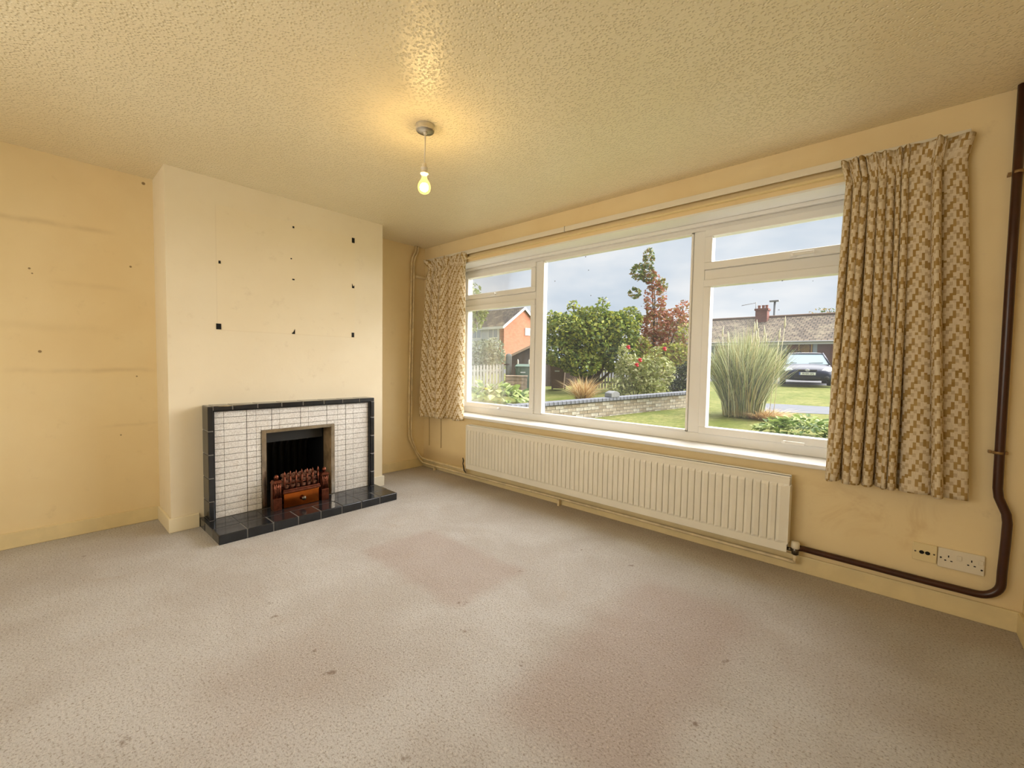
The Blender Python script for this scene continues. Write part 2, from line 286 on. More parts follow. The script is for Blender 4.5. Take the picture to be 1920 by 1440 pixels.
build('baseboard_breast', mbk, mat('pale_gloss_paint', (240, 228, 196), .38), bevel=.003, kind='structure', label='skirting board returning round the chimney breast left of the hearth', cat='skirting board')
mbk = MB().prism([(ST, YA), (D0, YA), (D0, -.886), (D0 + ST, -.886), (D0 + ST, YA + ST), (ST, YA + ST)], 0, HS)
build('baseboard_breast', mbk, mat('white_gloss_paint', (240, 234, 216), .35), bevel=.003, kind='structure', label='white skirting stub on the chimney breast beside the hearth end', cat='skirting board')
# sticky pads and torn plaster left on the chimney breast
for y, z, w_, h_ in ((-2.023, 1.834, .013, .02), (-2.034, 1.387, .03, .04), (-1.528, 2.193, .012, .014), (-1.546, 1.948, .010, .008), (-1.531, 1.79, .016, .01), (-1.034, 2.2, .024, .042), (-1.038, 1.387, .022, .040)):
    build('adhesive_pad', MB().box(D0, D0 + .003, y - w_ / 2, y + w_ / 2, z - h_ / 2, z + h_ / 2), RUBBLK, wb)
for y, z, s_ in ((-1.035, 1.812, .034), (-1.533, 1.387, .036)):
    poly = [(y - s_ * .3, z - s_ * .6), (y + s_ * .3, z - s_ * .6), (y + s_ * .3, z + s_ * .1 if s_ < .035 else z + s_ * .5), (y - s_ * .05, z - s_ * .2), (y - s_ * .3, z + s_ * .5 if s_ < .035 else z - s_ * .4)]
    build('adhesive_pad', MB().prism(poly, D0, D0 + .003, 'x'), RUBBLK, wb)

# ---------------------------------------------------------------- window
win = thing('window_1', 'wide white plastic window of three lights with two openers each side', 'window', (2.17, .2, WZ0), kind='structure')
F0, F1 = .20, .265
fr = MB().box(WX0, WX1, F0, F1, .632, .698).box(WX0, WX1, F0, F1, 2.095, WZ1)
fr.box(WX0, .462, F0, F1, .698, 2.095).box(3.878, WX1, F0, F1, .698, 2.095).box(1.418, 1.500, F0, F1, .698, 2.095).box(2.828, 2.908, F0, F1, .698, 2.095)
fr.box(.462, 1.418, F0, F1, 1.757, 1.826).box(2.908, 3.878, F0, F1, 1.757, 1.826)
build('frame', fr, WHITE, win, bevel=.006)
build('reveal_lining', MB().box(WX0 - .012, WX1 + .012, -.001, F0, WZ1, WZ1 + .012).box(WX0 - .012, WX0, -.001, F0, .632, WZ1).box(WX1, WX1 + .012, -.001, F0, .632, WZ1), WHITE, win)
build('cover_strip', MB().box(WX0, WX1, F0 - .035, F0, 2.122, WZ1), WHITE, win, bevel=.004)
build('window_sill', MB().box(WX0 - .03, WX1 + .03, -.035, F1, .606, .632), SILLM, win, bevel=.007)
build('glazing_bead', MB().box(1.5, 1.514, .19, .24, .698, 2.095).box(2.814, 2.828, .19, .24, .698, 2.095).box(1.5, 2.828, .19, .24, 2.081, 2.095).box(1.5, 2.828, .19, .24, .698, .712), WHITE, win, bevel=.003)
build('glass_pane', MB().box(1.50, 2.828, .232, .236, .698, 2.095), GLASS, win)
def sash(x0, x1, z0, z1, gl, hx, hz, side):
    s_ = MB(); w_ = .048; y0, y1 = .182, .25
    s_.box(x0, x1, y0, y1, z0, z0 + w_).box(x0, x1, y0, y1, z1 - w_, z1).box(x0, x0 + w_, y0, y1, z0 + w_, z1 - w_).box(x1 - w_, x1, y0, y1, z0 + w_, z1 - w_)
    o = build('opening_sash', s_, WHITE, win, bevel=.005)
    def sub(nm, mb, m, bv=0):
        q = build(nm, mb, m, None, bv); q.parent = o; q.location = -Vector(win['_b']); return q
    sub('glass_pane', MB().box(x0 + w_, x1 - w_, .226, .23, z0 + w_, z1 - w_), gl)
    sub('window_handle', MB().box(hx - .018, hx + .018, .17, .182, hz - .011, hz + .011).lathe([(.011, 0), (.011, -.03), (.006, -.034)], (hx, .182, hz), 12, 'y').box(min(hx, hx + side * .105), max(hx, hx + side * .105), .15, .162, hz - .008, hz + .010), WHITE, .003)
sash(.462, 1.418, 1.826, 2.095, GLASS, .925, 1.848, -1); sash(.462, 1.418, .698, 1.757, GLASSH, .99, .712, -1)
sash(2.908, 3.878, 1.826, 2.095, GLASS, 3.43, 1.845, 1); sash(2.908, 3.878, .698, 1.757, GLASS, 3.43, .708, 1)

w2 = thing('added_rear_window', 'added two light window in the unseen back wall for the fill lamp', 'window', (2.2, YR - .2, .9), kind='structure')  # invented window, added so the fill lamp can shine in from behind
build('frame', MB().box(1.0, 3.4, YR - .22, YR - .16, .9, .96).box(1.0, 3.4, YR - .22, YR - .16, 2.04, 2.1).box(1.0, 1.06, YR - .22, YR - .16, .96, 2.04).box(3.34, 3.4, YR - .22, YR - .16, .96, 2.04).box(2.17, 2.23, YR - .22, YR - .16, .96, 2.04), WHITE, w2, bevel=.005)
for x in (1.06, 2.23): build('glass_pane', MB().box(x, x + 1.11, YR - .192, YR - .188, .96, 2.04), GLASS, w2)
build('window_sill', MB().box(.97, 3.43, YR - .16, YR + .03, .875, .9), SILLM, w2, bevel=.006)

# ---------------------------------------------------------------- curtain track and curtains
tr = thing('curtain_track', 'long white curtain track fixed above the wide window', 'curtain track', (2.15, -.03, 2.19))
build('rail', MB().box(.12, 4.13, -.055, -.043, 2.220, 2.258).box(.12, 4.13, -.043, 0, 2.246, 2.258), PLASTC, tr, bevel=.003)
build('lower_lip', MB().box(.12, 4.13, -.03, 0, 2.186, 2.196), mat('cream_batten', (236, 214, 160), .5), tr)
build('rail_joint', MB().box(1.9, 1.906, -.057, -.043, 2.218, 2.26), mat('joint_grey', (170, 160, 140), .5), tr)
def curtain(name, label, xa0, xa1, xb0, xb1, z1, zb, n, seed, wide=None):
    rr = random.Random(seed); NU, NV = n * 22, 70
    ws = [.7 + rr.random() * .7 for _ in range(n)]
    for q in (wide or ()): ws[q] *= 2.4
    tot = sum(ws); edges = [0]
    for q in ws: edges.append(edges[-1] + q / tot)
    amp = [.75 + .5 * rr.random() for _ in range(n)]; ph = [rr.random() * 6 for _ in range(n)]
    def fold(u):
        for i in range(n):
            if u <= edges[i + 1] + 1e-9: return i, (u - edges[i]) / (edges[i + 1] - edges[i])
        return n - 1, 1
    TH = 1.88; cT = math.cos(TH)
    def P(u, v):
        i, t = fold(u); th = (2 * t - 1) * TH; wf = edges[i + 1] - edges[i]
        z = z1 + (zb - z1) * v; x0 = xa0 + (xb0 - xa0) * v; x1 = xa1 + (xb1 - xa1) * v; L = z1 - z
        uc = (edges[i] + edges[i + 1]) / 2 + wf / 2 * math.sin(th) / math.sin(TH)
        flat = .55 if (wide is not None and i in wide) else 1.0
        dep = (.062 + .038 * min(1, v * 1.6)) * amp[i] * flat; prof = (math.cos(th) - cT) / (1 - cT); prof = prof ** (.55 if flat < 1 else .85)
        dx = .012 * math.sin(3.0 * v + ph[i]) * v
        y = -.040
        if L < .15:                                   # gathered heading, cinched 9 cm down and flaring to the top edge
            k = min(1, abs(L - .09) / .07); dep *= .45 + .55 * k; ex = max(0, 1 - L / .11)
            prof += .60 * math.sin(9.4 * t + ph[i]) * (1 - k * .4) * max(0, 1 - L / .15); uc += (uc - .5) * .13 * ex
        x = x0 + (x1 - x0) * uc + dx
        y -= dep * prof - .006 * math.sin(7 * u + 4 * v)
        if v > .985: z += .005 * math.sin(ph[i] + 9 * u)
        return Vector((x, min(y, -.030), z))
    mb = MB().grid(P, NU, NV); o = build(name, mb, FABRIC, label=label, cat='curtain', fix=False)
    al = [0]
    for k in range(NU): al.append(al[-1] + (P((k + 1) / NU, .6) - P(k / NU, .6)).length)
    uv = o.data.uv_layers.new(name='UVMap')
    for lp in o.data.loops:
        vi = lp.vertex_index; uv.data[lp.index].uv = (al[vi % (NU + 1)] + seed * .01, (vi // (NU + 1)) / NV * (z1 - zb))
    m = o.modifiers.new('thickness', 'SOLIDIFY'); m.thickness = .004; m.offset = 0
    return o
curtain('curtain', 'flame-stitch patterned curtain hanging beside the brown pipe', 3.69, 4.115, 3.655, 4.205, 2.236, .575, 11, 5, (8, 10))
curtain('curtain', 'flame-stitch patterned curtain hanging in the corner by the alcove pipes', .17, .705, .105, .725, 2.232, .585, 6, 9, (4,))
for x in (.112, .316): build('draw_cord', MB().tube([(x, -.012, 2.2), (x, -.008, .60), (x + .001, -.006, .42), (x + .002, -.006, .245)], .0022, 6), mat('tan_cord', (150, 118, 66), .8), tr)

# ---------------------------------------------------------------- radiator
rx0, rx1, rz0, rz1 = .825, 3.508, .128, .552
rad = thing('radiator', 'long low cream panel radiator with vertical ribs under the window', 'radiator', (2.17, -.07, rz0))
def rpanel(yf, sgn):
    mb = MB(); pitch = .0413; n = int((rx1 - rx0 - .03) / pitch); xs = [rx0]; dep = [0]
    s0 = rx0 + (rx1 - rx0 - n * pitch) / 2
    for i in range(n):
        a = s0 + i * pitch
        for t, q in ((.0, .003), (.045, -.008), (.10, -.008), (.15, .003), (.5, .006), (.85, .004)): xs.append(a + t * pitch); dep.append(q)
    xs.append(rx1); dep.append(0); zs = [(rz0, 0), (rz0 + .045, 0), (rz0 + .06, 1), (rz1 - .055, 1), (rz1 - .040, 0), (rz1 - .012, 0), (rz1, -.3)]
    vs = []
    for z, k in zs:
        for x, q in zip(xs, dep): vs.append((x, yf - sgn * (q * k if k >= 0 else -.006), z))
    m = len(xs); fs = [(j * m + i, j * m + i + 1, (j + 1) * m + i + 1, (j + 1) * m + i) for j in range(len(zs) - 1) for i in range(m - 1)]
    mb.add(vs, fs, 0, False); return mb
o = build('front_panel', rpanel(-.104, 1), RADM, rad, fix=False); m = o.modifiers.new('t', 'SOLIDIFY'); m.thickness = .008; m.offset = -1
build('back_panel', MB().box(rx0, rx1, -.048, -.04, rz0, rz1), RADM, rad, bevel=.002)
tg = MB().box(rx0, rx1, -.104, -.098, rz1 - .006, rz1 + .004).box(rx0, rx1, -.048, -.040, rz1 - .006, rz1 + .006)
for i in range(66): x = rx0 + .03 + i * .0403; tg.box(x, x + .02, -.098, -.048, rz1 - .012, rz1 - .006)
build('top_grille', tg, RADM, rad, bevel=.001)
build('end_cap', MB().box(rx0 - .004, rx0 + .003, -.106, -.04, rz0 + .03, rz1 + .004), RADM, rad); build('end_cap', MB().box(rx1 - .003, rx1 + .004, -.106, -.04, rz0 + .045, rz1 - .05), RADM, rad)
build('fin', MB().box(rx0 + .05, rx1 - .05, -.085, -.06, rz0 + .03, rz1 - .03), mat('radiator_inside', (120, 104, 76), .8), rad)
for x in (1.2, 3.1): build('bracket', MB().box(x, x + .03, -.041, 0, .2, .5), RADM, rad)
v = MB().lathe([(.012, .115), (.018, .12), (.018, .15), (.013, .155)], (3.545, -.072, 0), 14).tube([(3.505, -.072, .140), (3.53, -.072, .140)], .010, 10)
build('valve_tail', MB().tube([(3.545, -.072, .075), (3.545, -.072, .12)], .0095, 10), PIPEC, rad)
vb = build('valve_body', v, CHROMED, rad)
build('valve_cap', MB().lathe([(.019, .152), (.021, .158), (.020, .185), (.017, .190)], (3.545, -.072, 0), 18), PLASTC, rad)
build('lockshield_valve', MB().tube([(.80, -.072, .075), (.80, -.072, .14), (.828, -.072, .148)], .009, 10), PIPEC, rad)
build('bleed_tape', MB().tube([(.775, -.10, .225), (.79, -.104, .20), (.782, -.104, .17), (.795, -.106, .14), (.80, -.104, .105), (.83, -.105, .085)], [.004, .006, .005, .006, .006, .003], 8), BLK, rad, label='dark perished tape at the radiator end')

# ---------------------------------------------------------------- pipes
px_ = lambda a: Vector(a)
pth = [(4.278, -.035, 2.4), (4.280, -.035, 1.6), (4.286, -.035, .72)]
pth += [(4.287, -.035, .64), (4.292, -.035, .60), (4.306, -.035, .562), (4.318, -.035, .53), (4.323, -.035, .49), (4.322, -.035, .40), (4.318, -.035, .26)]
pth += [(4.318 - .075 + .075 * math.cos(a), -.035, .215 - .075 * math.sin(a)) for a in [math.pi / 2 * k / 8 for k in range(9)]]
pth += [(4.1, -.034, .139), (3.62, -.036, .146), (3.575, -.045, .15), (3.548, -.066, .155)]
bp = thing('heating_pipe', 'thick dark brown heating pipe bending down the wall to the radiator valve', 'pipe', (4.28, -.035, .14))
build('pipe', MB().tube(pth, .0165, 14), PIPEB, bp)
for z in (2.03, .80): build('pipe_clip', MB().lathe([(.0185, z - .006), (.0185, z + .006)], (4.282, -.035, 0), 16).box(4.252, 4.262, -.03, 0, z - .006, z + .006).box(4.302, 4.312, -.03, 0, z - .006, z + .006), mat('tarnished_clip', (150, 120, 80), .4, .6), bp)
def alc(off, zoff, end):
    p = [(.03, -.105 - off, 2.4), (.03, -.112 - off, 2.34), (.03, -.150 - off, 2.27), (.03, -.160 - off, 2.22), (.03, -.170 - off, 1.5), (.03, -.180 - off, .9), (.03, -.186 - off, .37), (.03, -.175 - off, .33), (.032, -.115 - off * .7, .19), (.036, -.068, .10 + zoff), (.05, -.046, .074 + zoff), (.10, -.040, .068 + zoff)]
    return p + end
lp = thing('heating_pipe', 'upper of two thin cream pipes down the alcove corner to the near radiator end', 'pipe', (.03, -.12, .07))
build('pipe', MB().tube(alc(0, .022, [(.4, -.040, .090), (.70, -.045, .090), (.79, -.072, .092)]), .0105, 10), PIPEC, lp)
lp = thing('heating_pipe', 'lower of two thin cream pipes running along the skirting beneath the radiator', 'pipe', (.03, -.14, .04))
build('pipe', MB().tube(alc(.030, -.022, [(.4, -.043, .046), (1.4, -.043, .058), (2.4, -.043, .064), (3.50, -.05, .066), (3.535, -.06, .068), (3.545, -.072, .075)]), .0105, 10), PIPEC, lp)
for x, z in ((.26, .046), (1.9, .061)): build('pipe_clip', MB().box(x - .008, x + .008, -.055, -.015, z - .012, z - .002).box(x - .008, x + .008, -.055, -.035, 0, z - .008), PIPEC, lp)
build('conduit_stub', MB().tube([(.028, -.135, 2.078), (.028, -.03, 2.078), (.028, 0, 2.078)], .015, 12), mat('pale_conduit', (232, 212, 168), .4), label='short fat cream conduit between the corner pipes and the window wall', cat='conduit')

# ---------------------------------------------------------------- sockets
sk = thing('aerial_socket', 'square cream aerial outlet plate beside the double socket', 'socket', (4.068, -.005, .225))
build('plate', MB().box(4.024, 4.111, -.011, 0, .226, .313), PLASTW, sk, bevel=.003)
build('port', MB().lathe([(.009, -.0125), (.006, -.0125), (.006, -.010)], (4.057, 0, .270), 14, 'y').lathe([(.009, -.0125), (.006, -.0125), (.006, -.010)], (4.078, 0, .270), 14, 'y'), BLK, sk)
for x in (4.034, 4.101): build('screw', MB().lathe([(.004, -.0118), (.003, -.0125)], (x, 0, .270), 10, 'y'), CHROMED, sk)
sk = thing('double_socket', 'cream double power socket with two rocker switches above the skirting', 'socket', (4.19, -.005, .22))
build('plate', MB().box(4.114, 4.268, -.012, 0, .219, .312), PLASTC, sk, bevel=.003)
for cx in (4.150, 4.226):
    build('pin_holes', MB().box(cx - .002, cx + .002, -.0128, -.011, .272, .282).box(cx - .014, cx - .007, -.0128, -.011, .254, .259).box(cx + .007, cx + .014, -.0128, -.011, .254, .259), BLK, sk)
for cx in (4.186, 4.256): build('rocker_switch', MB().box(cx - .008, cx + .008, -.016, -.011, .268, .290), PLASTC, sk, bevel=.002)
for x in (4.124, 4.259): build('screw', MB().lathe([(.004, -.0128), (.003, -.0135)], (x, 0, .246 if x > 4.2 else .266), 10, 'y'), BLK, sk)

# ---------------------------------------------------------------- pendant lamp
LX, LY = 2.031, -1.506
pl = thing('pendant_light', 'bare lit bulb hanging on a short cord from a white ceiling rose', 'lamp', (LX, LY, 2.05))
build('ceiling_rose', MB().lathe([(.049, 2.4), (.049, 2.376), (.049, 2.376), (.046, 2.371), (.046, 2.371), (.012, 2.367), (.012, 2.367), (.008, 2.355), (.004, 2.353)], (LX, LY, 0), 28), PLASTC, pl)
build('cord', MB().tube([(LX, LY, 2.36), (LX - .001, LY, 2.30), (LX - .003, LY - .002, 2.20)], .0034, 8), PLASTC, pl)
build('lamp_holder', MB().lathe([(.005, 2.208), (.012, 2.203), (.015, 2.185), (.0195, 2.184), (.0195, 2.180), (.0155, 2.179), (.0155, 2.160), (.021, 2.159), (.021, 2.152), (.0155, 2.151), (.0155, 2.146)], (LX - .003, LY - .002, 0), 20), PLASTC, pl)
def emit(name, col, st, clear=0):
    b = NB(name); em = b.n('Emission'); em.inputs[0].default_value = col; em.inputs[1].default_value = st
    if not clear: b.t.links.new(em.outputs[0], b.out.inputs[0]); return b.m
    t = b.n('BsdfTransparent'); mx = b.n('MixShader'); mx.inputs[0].default_value = clear; b.t.links.new(em.outputs[0], mx.inputs[1]); b.t.links.new(t.outputs[0], mx.inputs[2]); b.t.links.new(mx.outputs[0], b.out.inputs[0]); return b.m
bc = (LX - .003, LY - .002, 0)
bg_ = build('bulb', MB().lathe([(.013, 2.146), (.0145, 2.132), (.020, 2.120), (.028, 2.108), (.0335, 2.094), (.0345, 2.082), (.032, 2.068), (.024, 2.056), (.012, 2.050), (.002, 2.048)], bc, 28), emit('bulb_glass', (1, .72, .22, 1), 1.5, .5), pl, label='glowing warm white bulb')
q = build('glowing_core', MB().lathe([(.002, 2.104), (.012, 2.102), (.020, 2.094), (.0225, 2.083), (.020, 2.072), (.012, 2.065), (.002, 2.063)], bc, 20), emit('bulb_core', (1, .66, .25, 1), BULB * 4.8), None); q.parent = bg_; q.location = -Vector(pl['_b'])

# ---------------------------------------------------------------- fireplace
fp = thing('fireplace', 'black framed fireplace faced in mottled white tiles with a black hearth', 'fireplace', (.6, -1.53, 0))
SX = .520; TX = .486; SY0, SY1, SZ1 = -2.140, -.912, .842; HZ = .062; BW = .032
core = MB().box(D0 + .001, TX - .006, SY0 + .01, FY0 - .01, HZ, SZ1 - .01).box(D0 + .001, TX - .006, FY1 + .01, SY1 - .01, HZ, SZ1 - .01).box(D0 + .001, TX - .006, FY0 - .01, FY1 + .01, FZ1 + .005, SZ1 - .01)
build('backing', core, DGROUT, fp)
build('frame_core', MB().box(D0 + .001, SX - .003, SY0 + .003, SY0 + BW - .002, HZ, SZ1 - .003).box(D0 + .001, SX - .003, SY1 - BW + .002, SY1 - .003, HZ, SZ1 - .003).box(D0 + .001, SX - .003, SY0 + .003, SY1 - .003, SZ1 - BW + .002, SZ1 - .003), GROUT, fp)
def border(y0, y1, z0, z1): build('border_tile', MB().box(D0 + .001, SX, y0, y1, z0, z1), BLACKT, fp, bevel=.005)
g = .0016
zz = [HZ, .193, .352, .512, .672, SZ1]
for a, c_ in zip(zz, zz[1:]):
    border(SY0, SY0 + BW, a + g, c_ - g); border(SY1 - BW, SY1, a + g, c_ - g if c_ < SZ1 else c_ - BW - g)
yy = [SY0 + BW, -1.993, -1.836, -1.674, -1.519, -1.356, -1.20, -1.05, SY1]
for a, c_ in zip(yy, yy[1:]): border(a + g, c_ - g, SZ1 - BW, SZ1)
# inner step of the frame
build('frame_step', MB().box(TX - .004, SX - .012, SY0 + BW, SY0 + BW + .009, HZ, SZ1 - BW).box(TX - .004, SX - .012, SY1 - BW - .009, SY1 - BW, HZ, SZ1 - BW).box(TX - .004, SX - .012, SY0 + BW, SY1 - BW, SZ1 - BW - .009, SZ1 - BW), BLACKT, fp, bevel=.002)
cols = [(-2.099, 0), (-2.040, 1), (-1.900, 0), (-1.840, 1), (-1.735, 0), (-1.680, 1), (-1.527, 0), (-1.467, 1), (-1.320, 0), (-1.230, 1), (-1.160, 0), (-1.093, 1), (-.953, 0)]
rows = [SZ1 - BW - .009 - k * (SZ1 - BW - .009 - HZ) / 17 for k in range(18)]
tcache = {}
OY0, OY1, OZ1 = -1.806, -1.258, .643
for (c0, w0), (c1, w1) in zip(cols, cols[1:]):
    for r1, r0 in zip(rows, rows[1:]):
        y0 = c0 + (.0007 if w0 else .0018); y1 = c1 - (.0007 if w1 else .0018); z0, z1 = r0 + .0014, r1 - .0014
        parts = [(y0, y1, z0, z1)]
        if z0 < OZ1 and y1 > OY0 and y0 < OY1:          # cut round the opening
            parts = []
            if y0 < OY0 - .004: parts.append((y0, OY0 - .001, z0, z1))
            if y1 > OY1 + .004: parts.append((OY1 + .001, y1, z0, z1))
            if z1 > OZ1 + .004: parts.append((max(y0, OY0), min(y1, OY1), OZ1 + .001, z1))
        for (a, b_, c_, d_) in parts:
            key = (round(b_ - a, 4), round(d_ - c_, 4))
            if key not in tcache:
                o = build('face_tile', MB().box(TX - .008, TX, -key[0] / 2, key[0] / 2, -key[1] / 2, key[1] / 2), TILEW, None, bevel=.0022)
                tcache[key] = o.data; o.parent = fp; o.location = Vector((0, (a + b_) / 2, (c_ + d_) / 2)) - Vector(fp['_b'])
            else:
                o = piece('face_tile', tcache[key], fp, (0, (a + b_) / 2, (c_ + d_) / 2)); m = o.modifiers.new('bevel', 'BEVEL'); m.width = .0022; m.segments = 2
# opening trim, firebox
t_ = MB(); TW = .030
t_.box(TX - .09, TX + .006, OY0, OY0 + .004, HZ, OZ1).box(TX - .002, TX + .007, OY0, OY0 + TW, HZ, OZ1).box(TX - .002, TX + .007, OY1 - TW, OY1, HZ, OZ1).box(TX - .002, TX + .007, OY0 + TW, OY1 - TW, OZ1 - .024, OZ1)
build('opening_trim', t_, CHROME, fp, bevel=.002)
for y in (OY1 - TW - .001, OY0 + TW + .001): build('inner_return', MB().box(.36, TX, y - .002, y + .002, HZ, OZ1 - .024), mat('heat_stained_brass', (206, 176, 134), .3, .4, var=.5, vscale=7), fp)
fb = MB().box(.02, .03, FY0, FY1, 0, FZ1).box(.02, .37, FY0 + .001, FY0 + .02, .0, FZ1).box(.02, .37, FY1 - .02, FY1 - .001, 0, FZ1).box(.02, TX - .02, FY0, FY1, FZ1 - .012, FZ1 - .001).box(.02, TX, FY0, FY1, .0, HZ - .001)
for i in range(9): fb.tube([(.05, FY0 + .05 + i * .053, .1), (.055, FY0 + .05 + i * .053, .42), (.10, FY0 + .05 + i * .053, .52)], .014, 8)
build('firebox', fb, SOOT, fp); build('smoke_hood', MB().box(.30, .33, FY0 + .02, FY1 - .02, .52, .62), mat('hood_grey', (44, 46, 46), .5), fp)
# hearth
HX = .838; HY0, HY1 = -2.165, -.888
build('hearth_core', MB().box(D0 + .001, HX - .003, HY0 + .003, HY1 - .003, 0, HZ - .002), mat('hearth_grout', (104, 102, 98), .8), fp)
hy = [HY0, -2.005, -1.848, -1.686, -1.527, -1.367, -1.208, -1.046, HY1]; hm = [D0 + .001, TX + .02, .685, HX]
for a, b_ in zip(hy, hy[1:]):
    for i, (x0, x1) in enumerate(zip(hm[1:], hm[2:])):
        if i == 1: build('hearth_tile', MB().box(x0 + g, x1, a + g * (a > HY0), b_ - g * (b_ < HY1), 0, HZ), BLACKT, fp, bevel=.006)
        else: build('hearth_tile', MB().box(x0, x1 - g * .4, a + g * .5, b_ - g * .5, HZ - .01, HZ), BLACKT, fp, bevel=.001)
for a, b_ in ((HY0, SY0 + .02), (SY1 - .02, HY1)): build('hearth_tile', MB().box(D0 + .001, TX + .02, a, b_, 0, HZ), BLACKT, fp, bevel=.002)

# fire basket
GX = .600
gb = thing('fire_basket', 'antique copper fire basket with twin posts standing on the black hearth', 'fire basket', (GX, -1.575, HZ))
ap = build('ash_pan', MB().box(GX - .12, GX + .004, -1.697, -1.437, HZ, .172), BRASS, gb, bevel=.005, label='shiny copper ash pan front')
q = build('knob', MB().lathe([(.004, 0), (.004, .012), (.016, .014), (.018, .02), (.010, .028), (.002, .03)], (GX + .004, -1.560, .118), 16, 'x'), CHROMED, None); q.parent = ap; q.location = -Vector(gb['_b'])
build('ledge', MB().box(GX - .12, GX + .014, -1.705, -1.430, .174, .190).box(GX - .12, GX + .008, -1.702, -1.433, .190, .202), COPPER, gb, bevel=.003)
for i in range(7):
    y = -1.690 + i * .0408
    build('grate_bar', MB().tube([(GX, y, .2), (GX + .004, y, .25), (GX, y, .306)], .0055, 8).lathe([(.0075, .304), (.009, .31), (.006, .322), (.001, .340)], (GX, y, 0), 10), COPPER, gb)
build('grate_rail', MB().tube([(GX - .004, -1.70, .246), (GX - .004, -1.435, .246)], .004, 8).tube([(GX - .004, -1.70, .284), (GX - .004, -1.435, .284)], .004, 8), COPPER, gb)
cm = MB()
for i in range(6):
    for j in range(3):
        for k in range(3):
            cx, cy, cz = GX - .022 - k * .032, -1.670 + i * .0408 + R.uniform(-.004, .004), .216 + j * .036 + R.uniform(-.003, .003); r = .019
            bmx = bmesh.new(); bmesh.ops.create_icosphere(bmx, subdivisions=1, radius=r)
            cm.add([(p.co.x * R.uniform(.8, 1.15) + cx, p.co.y * R.uniform(.85, 1.1) + cy, p.co.z * R.uniform(.8, 1.1) + cz) for p in bmx.verts], [tuple(v_.index for v_ in f.verts) for f in bmx.faces]); bmx.free()
build('coals', cm, COAL, gb, kind='stuff')
for y in (-1.742, -1.392):
    p_ = MB().box(GX - .05, GX + .012, y - .028, y + .028, HZ, .150)
    for k in range(6): yy_ = y - .024 + k * .0096; p_.box(GX + .012, GX + .015, yy_ - .003, yy_ + .003, HZ + .005, .146)
    po = build('post_base', p_, COPPER, gb, bevel=.002)
    s_ = MB().box(GX - .04, GX - .004, y - .030, y + .030, .150, .268)
    for dy in (-.022, -.008, .008, .022): s_.tube([(GX + .002, y + dy, .154), (GX + .008, y + dy * .7, .20), (GX + .004, y + dy, .262)], .0055, 8)
    s_.lathe([(.012, 0), (.014, .006), (.005, .012)], (GX + .002, y, .230), 12, 'x').prism([(y - .034, .262), (y + .034, .262), (y + .022, .282), (y - .022, .282)], GX - .042, GX + .012, 'x')
    build('post', s_, COPPER, gb)
    build('finial', MB().lathe([(.008, .282), (.008, .288), (.015, .294), (.017, .304), (.012, .316), (.003, .322)], (GX - .012, y, 0), 16), COPPER, gb)

# ================================================================= outdoors
DIRT = mat('tan_thatch', (150, 120, 82), .95, var=.3, vscale=6, bump=.6, bscale=20)
PATHM = mat('grey_tarmac', (92, 95, 102), .9, var=.15, vscale=5); ROADM = mat('road_tarmac', (88, 88, 92), .9, var=.15, vscale=3)
def slab(name, poly, lift, m, label, cat):
    vs = [(x, y, gz(y) + lift) for x, y in poly] + [(x, y, gz(y) + lift - .25) for x, y in poly]; n = len(poly)
    build(name, MB().add(vs, [tuple(range(n)), tuple(reversed(range(n, 2 * n)))] + [(i, n + i, n + (i + 1) % n, (i + 1) % n) for i in range(n)]), m, kind='structure', label=label, cat=cat)
slab('lawn', [(-60, .32), (40, .32), (40, 62), (-60, 62)], 0, LAWN, 'mown front lawn beyond the window rising to the street', 'lawn')
slab('footpath', [(-30, 7.7), (.2, 8.7), (1.85, 8.99), (2.75, 9.29), (14, 12.6), (14, 14.4), (2.58, 11.0), (1.52, 10.88), (0, 10.5), (-30, 9.5)][0:10], .004, PATHM, 'grey tarmac footpath beyond the tall grass clump', 'path') if False else slab('footpath', [(.6, 8.75), (1.85, 8.99), (2.75, 9.29), (12, 12.0), (12, 13.8), (2.58, 11.0), (1.52, 10.88), (.6, 10.7)], .006, PATHM, 'grey tarmac footpath beyond the tall grass clump', 'path')
slab('road', [(-60, 19.2), (40, 20.8), (40, 27.5), (-60, 26)], .006, ROADM, 'grey street in front of the bungalow', 'road')
# low brick wall
BR = [mat('pale_brick', (176, 164, 142), .95, var=.3, vscale=9, bump=.6, bscale=40, dist=.01), mat('buff_brick', (158, 144, 120), .95, var=.3, vscale=9, bump=.6, bscale=40, dist=.01), mat('lichen_brick', (190, 182, 164), .95, var=.35, vscale=12, bump=.6, bscale=40, dist=.01)]
W1 = Vector((-.95, 5.72, 0)); W2 = Vector((-.15, 8.64, 0)); wd = (W2 - W1).normalized(); A0 = W1 - wd * 2.6; wlen = (W2 - A0).length; ang = math.atan2(wd.y, wd.x)
gw = thing('garden_wall', 'low pale brick garden wall with a blue brick coping across the lawn', 'wall', (A0.x, A0.y, gz(A0.y)), ang, world=False)
rise = (gz(W2.y) - gz(A0.y)) / wlen
build('mortar_core', MB().add([(0, -.045, -.1), (wlen, -.045, rise * wlen - .1), (wlen, .045, rise * wlen - .1), (0, .045, -.1), (0, -.045, .34), (wlen, -.045, rise * wlen + .34), (wlen, .045, rise * wlen + .34), (0, .045, .34)], [(0, 3, 2, 1), (4, 5, 6, 7), (0, 1, 5, 4), (1, 2, 6, 5), (2, 3, 7, 6), (3, 0, 4, 7)]), mat('pale_mortar', (104, 98, 86), .95), gw)
bms = []
for m in BR:
    o = build('brick', MB().box(-.106, .106, -.052, .052, -.032, .032), m, None, bevel=.005); o.parent = gw; o.location = (.11, 0, -.01); bms.append(o.data)
